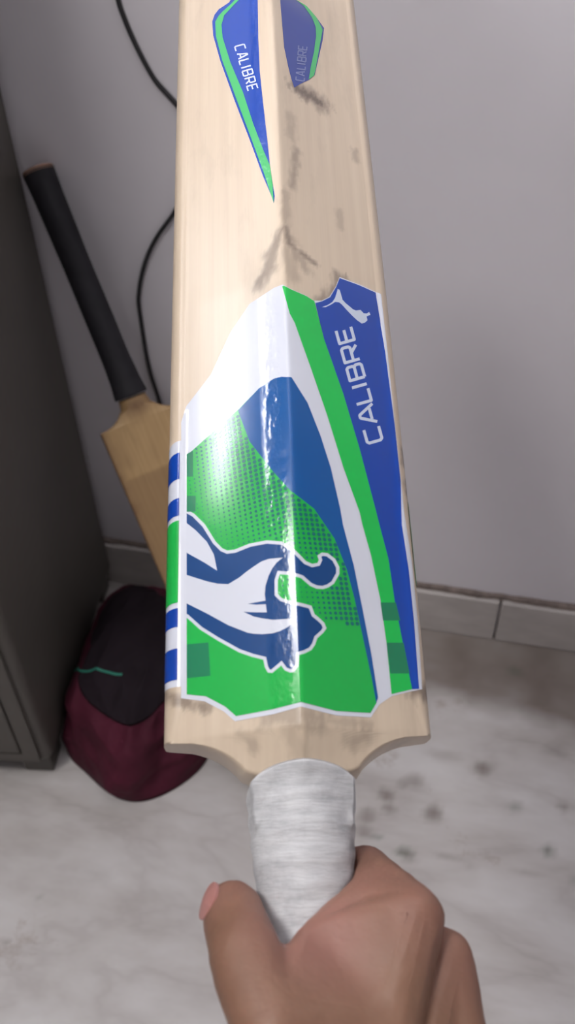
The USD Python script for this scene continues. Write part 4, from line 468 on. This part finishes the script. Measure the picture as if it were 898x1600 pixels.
BF = np.array([[0.959133, -0.234941, 0.157911], [0.278286, 0.884206, -0.376203], [-0.051196, 0.404773, 0.913451]])     # columns: across, to the toe, out of the back
BO = np.array([-0.05052, 0.19825, 0.84205])
bat_m = Gf.Matrix4d(*BF[:, 0], 0, *BF[:, 1], 0, *BF[:, 2], 0, *BO, 1)
bat = thing("cricket_bat", "pale willow cricket bat with green, blue and white stickers held up by the hand", "cricket bat", matrix=bat_m)
bm = blade_mesh(ds=1.6)
bv = np.asarray(bm.vertices) * 1000
sc = np.zeros(len(bv)); up = bv[:, 2] > 12
for pl, (wd, stg) in list(zip(PR["scuff"], PR["scuff_p"])) + [([(53.6, 126), (54, 119)], (1.5, 1.15)), ([(53.8, 111), (54, 106)], (1.4, 1.15))]:
    d = seg_dist(bv[:, :2], pl) / (1.7 * wd)
    nn = meshkit.fbm(bv * [0.55, 0.22, 0.3], 4, 11)
    sc = np.maximum(sc, stg * np.clip((1.35 - d) * 0.9 + 1.9 * (nn - 0.5), 0, 1) * (d < 1.6) * up)
under = (bv[:, 1] < 2) & (bv[:, 2] < 24)
obj("blade", bm, M["willow"], bat, primvars={"scuff": np.clip(sc, 0, 1)})

# taped handle: wood core inside, tape wound round it
hs = np.r_[-17.5, -18.5, np.arange(-20, -282, -2.0), -284, -285.0]
def handle_r(s): return np.interp(-s, [17, 18.5, 30, 42, 52, 63, 80, 110, 270, 285], [20.6, 21.3, 20.6, 19.6, 18.6, 17.4, 16.6, 16.2, 16.6, 17.5])
rings = []
for k, s in enumerate(hs):
    g = np.linspace(0, 2 * np.pi, 64, endpoint=False); r = float(handle_r(s))
    wob = 0.22 * np.sin(2 * np.pi * (s / 9.0 + g / (2 * np.pi))) + 0.5 * (meshkit.noise(np.c_[np.cos(g) * 3, np.sin(g) * 3, np.full(64, s / 5)], 3) - 0.5)
    rr = r + wob if 1 < k < len(hs) - 2 else r - 0.6 * (k in (0, len(hs) - 1))
    edge = (9.5 * np.maximum(np.sin(g), -0.2) - 3.0) * np.clip((s + 46) / 26, 0, 1)        # the tape's upper rim arches over the ridge
    x, y, n = rr * np.cos(g), s + edge, 15.5 + rr * np.sin(g)
    over_ = core_height(np.abs(x), y, 0) + (0.9 if k else 0.0)          # the tape runs up onto the end of the ridge
    n = np.where((np.sin(g) > 0.35) & (y > -34), np.maximum(n, over_), n)
    rings.append(np.stack([x, y, n], -1) * 0.001)
hm = loft(rings); hv = np.asarray(hm.vertices) * 1000
dk = np.zeros(len(hv))
for w_, s_, r_ in ((18.0, -42, 3.0), (19.5, -52, 2.5), (17, -47, 2.0)):
    dk = np.maximum(dk, np.clip(1.3 - np.linalg.norm((hv - [w_, s_, 22]) / [r_, r_, r_ * 2.5], axis=1) - 1.2 * (meshkit.fbm(hv * 0.5, 3, 2) - 0.5), 0, 0.85))
obj("handle_tape", hm, M["tape"], bat, primvars={"scuff": dk}, label="pale grey cloth tape wound round the handle")

# main sticker
st_poly = unary_union([pol(PR["base"][0]), box(-66, PR["edge_s"][-1] - 1, -46.2, PR["edge_s"][0] + 6)])
stk = film_obj("sticker", st_poly, M["p_white"], bat, 0.12, label="glossy white film wrapped over the back with green, blue and white print")
e = PR["edge_s"]
layers = [("green_panel", unary_union([pol(x) for x in PR["panel"]]), "p_green", None),
          ("blue_field", unary_union([pol(x) for x in PR["blue"]]), "p_panel_blue", None),
          ("emblem_outline", unary_union([pol(x) for x in PR["cat_outline"]]), "p_white", None),
          ("emblem_body", unary_union([pol(x) for x in PR["cat_navy"]]), "p_navy", None),
          ("emblem_flank", None, "p_white", PR["cat_white"]),
          ("green_stripe", unary_union([pol(x) for x in PR["green"]]), "p_stripe", None),
          ("blue_stripe", unary_union([pol(x) for x in PR["bluestripe"]]), "p_blue", None),
          ("small_emblem", unary_union([pol(x) for x in PR["leap"]]), "p_letter", None)]
ed = lambda a, b: [(-65, e[a]), (-65, e[b]), (-48.5, e[b]), (-48.5, e[a])]
layers += [("dark_square", None, "p_dark", PR["square"]), ("edge_band", None, "p_blue", [ed(0, 1), ed(2, 3), ed(6, 7), ed(8, 9)]), ("green_edge_band", None, "p_green", [ed(4, 5), [(55.5, PR["edgeR_s"][0]), (55.5, PR["edgeR_s"][1]), (64, PR["edgeR_s"][1]), (64, PR["edgeR_s"][0])]])]
letters = [Polygon(r[0], r[1:]).buffer(0) for r in PR["lettering"]]
flat = []
for name, g, m, many in layers:
    for q in ([g] if many is None else [pol(x) for x in many]): flat.append([name, q, m])
over = unary_union(letters)
for k in range(len(flat) - 1, -1, -1):
    q = flat[k][1].difference(over); over = unary_union([over, flat[k][1]]).buffer(0); flat[k][1] = q
for name, q, m in flat:
    if parts(q): film_obj(name, q, M[m], stk, 0.26)
film_obj("lettering", unary_union(letters), M["p_letter"], stk, 0.27)
# halftone: dots that shrink away from the blue field
fld = unary_union([pol(x) for x in PR["blue"]]); gp = [q for n_, q, m_ in flat if n_ == "green_panel"][0].buffer(-0.7)
ca, sa = math.cos(0.10), math.sin(0.10)
V, Fc, off = [], [], 0
for i in range(-40, 40):
    for j in range(0, 90):
        w0, s0 = i * 2.15 * ca - j * 2.0 * sa, 20 + j * 2.0 + i * 2.15 * sa
        pt = Point(w0, s0)
        if not gp.contains(pt): continue
        d = fld.distance(pt)
        r = 1.0 - d * 0.024 if w0 < 0 else 1.1 - d * 0.040
        r = min(r, 0.86)
        if r < 0.14 or s0 < 40: continue
        a8 = np.arange(6) * np.pi / 3 + 0.5
        V.append(np.vstack([[w0, s0], np.c_[w0 + r * np.cos(a8), s0 + r * np.sin(a8)]])); Fc.append(np.array([[0, k + 1, (k + 1) % 6 + 1] for k in range(6)]) + off); off += 7
(v, f), n = film_mesh(np.vstack(V), np.vstack(Fc), 0.40)
obj("halftone_dots", (v, f), M["p_dot"], stk, normals=n, kind="stuff")

# the two small stickers towards the toe, either side of the ridge
def kite(key, blue, letter, label):
    P, G = unary_union([pol(x) for x in PR[key]]), unary_union([pol(x) for x in PR[key + "_green"]])
    L = unary_union([Polygon(r[0], r[1:]).buffer(0) for r in PR[key + "_text"]])
    s_ = film_obj("toe_sticker", P, M[blue], bat, 0.12, label=label)
    film_obj("green_border", G.intersection(P).difference(L), M["p_kite_green"], s_, 0.24)
    film_obj("lettering", L.intersection(P), M[letter], s_, 0.24)
kite("kiteL", "p_kite", "p_letter", "blue kite-shaped sticker with a green border left of the ridge")
kite("kiteR", "p_kite_worn", "p_worn_letter", "worn blue sticker with a green border right of the ridge")

# ------------------------------------------------------------------ the second bat leans on the wall behind
T2, E2 = np.array([-0.574, 1.010, 0.770]), np.array([-0.4454, 0.902, 0.514])
a2 = (E2 - T2) / np.linalg.norm(E2 - T2)
look = E2 - EYE; look /= np.linalg.norm(look)
n2_ = -look - a2 * (-look @ a2); n2_ /= np.linalg.norm(n2_)            # its face turned towards the room
n2_ = n2_ * math.cos(0.0) + np.cross(a2, n2_) * math.sin(0.0)
w2 = np.cross(a2, n2_)
S2 = 1.085
# its frame: x across, y to the toe, z away from the face
F2 = np.stack([-w2, a2, -n2_], 1)
o2 = E2 + a2 * 0.014 + n2_ * 0.016
bat2 = thing("cricket_bat", "old brown cricket bat with a black rubber grip leaning on the wall beside the cabinet", "cricket bat", matrix=Gf.Matrix4d(*F2[:, 0], 0, *F2[:, 1], 0, *F2[:, 2], 0, *o2, 1))
bm2 = blade_mesh(S2, 4.0); bm2.apply_translation([0, 0.020, 0]); v2 = np.asarray(bm2.vertices) * 1000
d2 = np.zeros(len(v2)); nn = meshkit.fbm(v2 * [0.05, 0.03, 0.05], 4, 31)
edge2 = np.clip((np.abs(v2[:, 0]) - 50) / 8, 0, 1) * 0.75
low = np.clip((v2[:, 1] - 88) / 4, 0, 1) * 0.38
d2 = np.clip(np.maximum(edge2, low) + 0.9 * np.clip(nn - 0.55, 0, 1) + 0.55 * np.clip(1.3 - np.abs(v2[:, 1] + 2 - 0.0 * v2[:, 0]) / 14, 0, 1) * (v2[:, 0] < 60) * nn * 1.4, 0, 1)
obj("blade", bm2, M["old_willow"], bat2, primvars={"scuff": d2})
L2 = np.linalg.norm(E2 - T2)
gs = np.r_[0, 0.0015, np.arange(0.004, L2 - 0.004, 0.0025), L2 - 0.002, L2]
rings = []
for k, s in enumerate(gs):
    r = np.interp(s, [0, 0.004, 0.02, 0.05, L2 * 0.6, L2 - 0.03, L2], [0.0228, 0.0230, 0.0208, 0.0192, 0.0185, 0.0195, 0.0208]) + 0.0005 * (k % 2)
    g = np.linspace(0, 2 * np.pi, 40, endpoint=False)
    rings.append(np.stack([r * np.cos(g), np.full(40, -0.014 - s), 0.016 + r * np.sin(g)], -1))
obj("grip", loft(rings), M["rubber"], bat2, smooth=True, label="black rubber grip")
obj("handle_end", tube([(0, -0.014 - L2 + 0.002, 0.016), (0, -0.014 - L2 - 0.003, 0.016), (0, -0.014 - L2 - 0.0042, 0.016)], [0.0210, 0.0205, 0.018], 32), M["grip_end"], bat2, label="brown end of the handle")

# ------------------------------------------------------------------ the hand that holds the bat (millimetres in front of the eye: right, up, away)
def cam_pt(p): return EYE + (np.asarray(p, float) * 0.001) @ VIEW.T
J = dict(
    E=(95, -430, 60), F1=(52, -300, 165), W=(24, -216, 236),
    CI=(13, -204, 246), CM=(24, -208, 250), CR_=(34, -213, 246), CP=(40, -218, 240),
    I1=(43.5, -139.5, 293), I2=(31, -140, 333), I3=(9, -148, 344), I4=(-8, -157, 334),
    M1=(54.5, -156.5, 297), M2=(30, -161, 329), M3=(7, -167, 338), M4=(-10, -175, 327),
    R1=(57, -177, 282), R2=(31, -183, 318), R3=(7, -188, 328), R4=(-9, -194, 317),
    P1=(55, -195, 271), P2=(31, -203, 304), P3=(12, -207, 313), P4=(-2, -211, 305),
    T0=(4, -192, 244), T1=(-3, -160, 263), T2=(-14, -148, 284), T3=(-19.5, -143.5, 304),
    I1i=(37, -147, 290), M1i=(45, -161, 287), R1i=(48, -178, 279), WEB=(8, -145.5, 291), IM=(31, -166, 272), PB=(28, -141.5, 306), PC=(33, -176, 290), PD=(30, -196, 278), TH=(6, -176, 262))
RAD = dict(E=40, F1=34, W=23, CI=15, CM=16, CR_=15, CP=14, I1=10.5, I2=9, I3=7.8, I4=6.8, M1=10.5, M2=9, M3=8, M4=7, R1=10, R2=8.5, R3=7.5, R4=6.8, P1=9, P2=7.5, P3=6.8, P4=6,
           T0=15, T1=13.6, T2=12.4, T3=11, I1i=7.5, M1i=7.5, R1i=7.5, WEB=4.8, IM=10, PB=9, PC=9, PD=9, TH=12)
BONES = ["E F1", "F1 W CP", "W CI CM CP", "CI I1", "CM M1", "CI CM I1i M1i IM", "CM CR_ M1i R1i", "CR_ R1", "M1 R1", "CR_ CP R1 P1", "I1 I2", "I2 I3", "I3 I4", "M1 M2", "M2 M3", "M3 M4", "R1 R2", "R2 R3", "R3 R4", "P1 P2", "P2 P3", "P3 P4",
         "W CI T0", "T0 T1", "T1 T2", "T2 T3", "T0 T1 IM CI", "T1 WEB IM", "WEB PB IM", "PB I1 IM", "WEB I1 IM", "I1i M1i PB PC", "M1i R1i PC PD", "PB PC I2", "I1 PB I2", "R1 P1 PD", "PC PD IM TH", "T1 TH PC", "PD CP CI TH"]
def ball(k):
    return manifold3d.Manifold.sphere(RAD[k], 28).translate(tuple(J[k]))
body = manifold3d.Manifold.batch_boolean([manifold3d.Manifold.batch_hull([ball(k) for k in b.split()]) for b in BONES], manifold3d.OpType.Add)
bo_ = (BO - EYE) @ VIEW * 1000
VB = VIEW.T @ BF
axis_at = lambda s: bo_ + VB @ np.array([0, s, 15.5])
grip_ = manifold3d.Manifold.batch_boolean([manifold3d.Manifold.batch_hull([manifold3d.Manifold.sphere(float(handle_r(s)) + 0.9, 40).translate(tuple(axis_at(s))) for s in ab]) for ab in ((-40, -52), (-52, -63), (-63, -80), (-80, -140), (-140, -285))], manifold3d.OpType.Add)
body = body - grip_                                 # the fingers close on the handle, not into it
hand = tm(body.refine_to_length(2.7))
hand.merge_vertices()
trimesh.smoothing.filter_taubin(hand, lamb=0.5, nu=0.51, iterations=70)
hp = np.asarray(hand.vertices).copy()
n_ = hand.vertex_normals
hp += n_ * ((meshkit.fbm(hp * 0.07, 3, 8) - 0.5) * 1.6 + (meshkit.fbm(hp * 0.3, 2, 9) - 0.5) * 0.35)[:, None]
rosy = np.zeros(len(hp))
for k, r, a in (("I1", 15, .3), ("M1", 15, .3), ("I2", 13, .5), ("T3", 11, .5), ("WEB", 20, .6), ("PB", 16, .4)):
    rosy = np.maximum(rosy, a * np.clip(1.6 - np.linalg.norm(hp - np.array(J[k]), axis=1) / r, 0, 1))
wrist = cam_pt(J["W"])
hw_ = EYE + hp * 0.001 @ VIEW.T - wrist
hf = np.asarray(hand.faces)[:, ::-1]               # the eye's axes are left-handed
skin_mesh = trimesh.Trimesh(hw_, hf, process=False)
if skin_mesh.volume < 0: skin_mesh.invert()
person = thing("person", "person's bare brown right hand and forearm gripping the grey taped bat handle", "person", loc=wrist)
obj("hand", skin_mesh, M["skin"], person, primvars={"rosy": rosy})
# thumb nail: a curved plate laid on the outer side of the thumb's tip
tdir = np.subtract(J["T3"], J["T2"]); tdir = tdir / np.linalg.norm(tdir)
out = np.array([-0.84, 0.50, 0.16]); out -= tdir * (out @ tdir); out /= np.linalg.norm(out); sid = np.cross(tdir, out)
from scipy.spatial import cKDTree
ray_mesh = trimesh.Trimesh(hp, np.asarray(hand.faces), process=False)
top, bot, U8 = [], [], 9
gu, gv = np.meshgrid(np.linspace(-1, 1, U8), np.linspace(-1, 1, U8), indexing="ij")
x = gu * np.sqrt(1 - gv ** 2 / 2); y = gv * np.sqrt(1 - gu ** 2 / 2)
o = np.array(J["T3"]) + tdir * 2.5 + (x[..., None] * 6.4 * sid + y[..., None] * 7.0 * tdir)
o = o.reshape(-1, 3) + out * 30
tri_c = hp[np.asarray(hand.faces)].mean(1)
loc = []
for q in o:
    d = hp - q; t = d @ -out; rr = np.linalg.norm(d + out * t[:, None], axis=1)
    near = rr < 2.6
    near &= t < 60
    loc.append(30 - np.min(t[near]) if near.any() else 8.0)
loc = np.array(loc).reshape(U8, U8)
for _ in range(3):
    pad = np.pad(loc, 1, mode="edge"); loc = (pad[1:-1, 1:-1] * 2 + pad[:-2, 1:-1] + pad[2:, 1:-1] + pad[1:-1, :-2] + pad[1:-1, 2:]) / 6
base_ = o.reshape(U8, U8, 3) - out * 30
tp_ = base_ + out * (loc[..., None] + 0.25); bt_ = base_ + out * (loc[..., None] - 1.0)
V = np.vstack([tp_.reshape(-1, 3), bt_.reshape(-1, 3)]); i = (np.arange(U8 - 1)[:, None] * U8 + np.arange(U8 - 1)[None]).ravel(); q = U8 * U8
Fc = np.vstack([np.c_[i, i + U8, i + U8 + 1], np.c_[i, i + U8 + 1, i + 1], np.c_[i + q, i + U8 + 1 + q, i + U8 + q], np.c_[i + q, i + 1 + q, i + U8 + 1 + q]])
rim = [(k, 0) for k in range(U8)] + [(U8 - 1, k) for k in range(1, U8)] + [(k, U8 - 1) for k in range(U8 - 2, -1, -1)] + [(0, k) for k in range(U8 - 2, 0, -1)]
ri = [a * U8 + b for a, b in rim]
Fc = np.vstack([Fc, [(ri[k], ri[(k + 1) % len(ri)] , ri[k] + q) for k in range(len(ri))], [(ri[(k + 1) % len(ri)], ri[(k + 1) % len(ri)] + q, ri[k] + q) for k in range(len(ri))]])
nail = trimesh.Trimesh(EYE + V * 0.001 @ VIEW.T - wrist, Fc, process=False); nail.fix_normals()
obj("thumb_nail", nail, M["nail"], person, smooth=50, label="pink thumb nail")
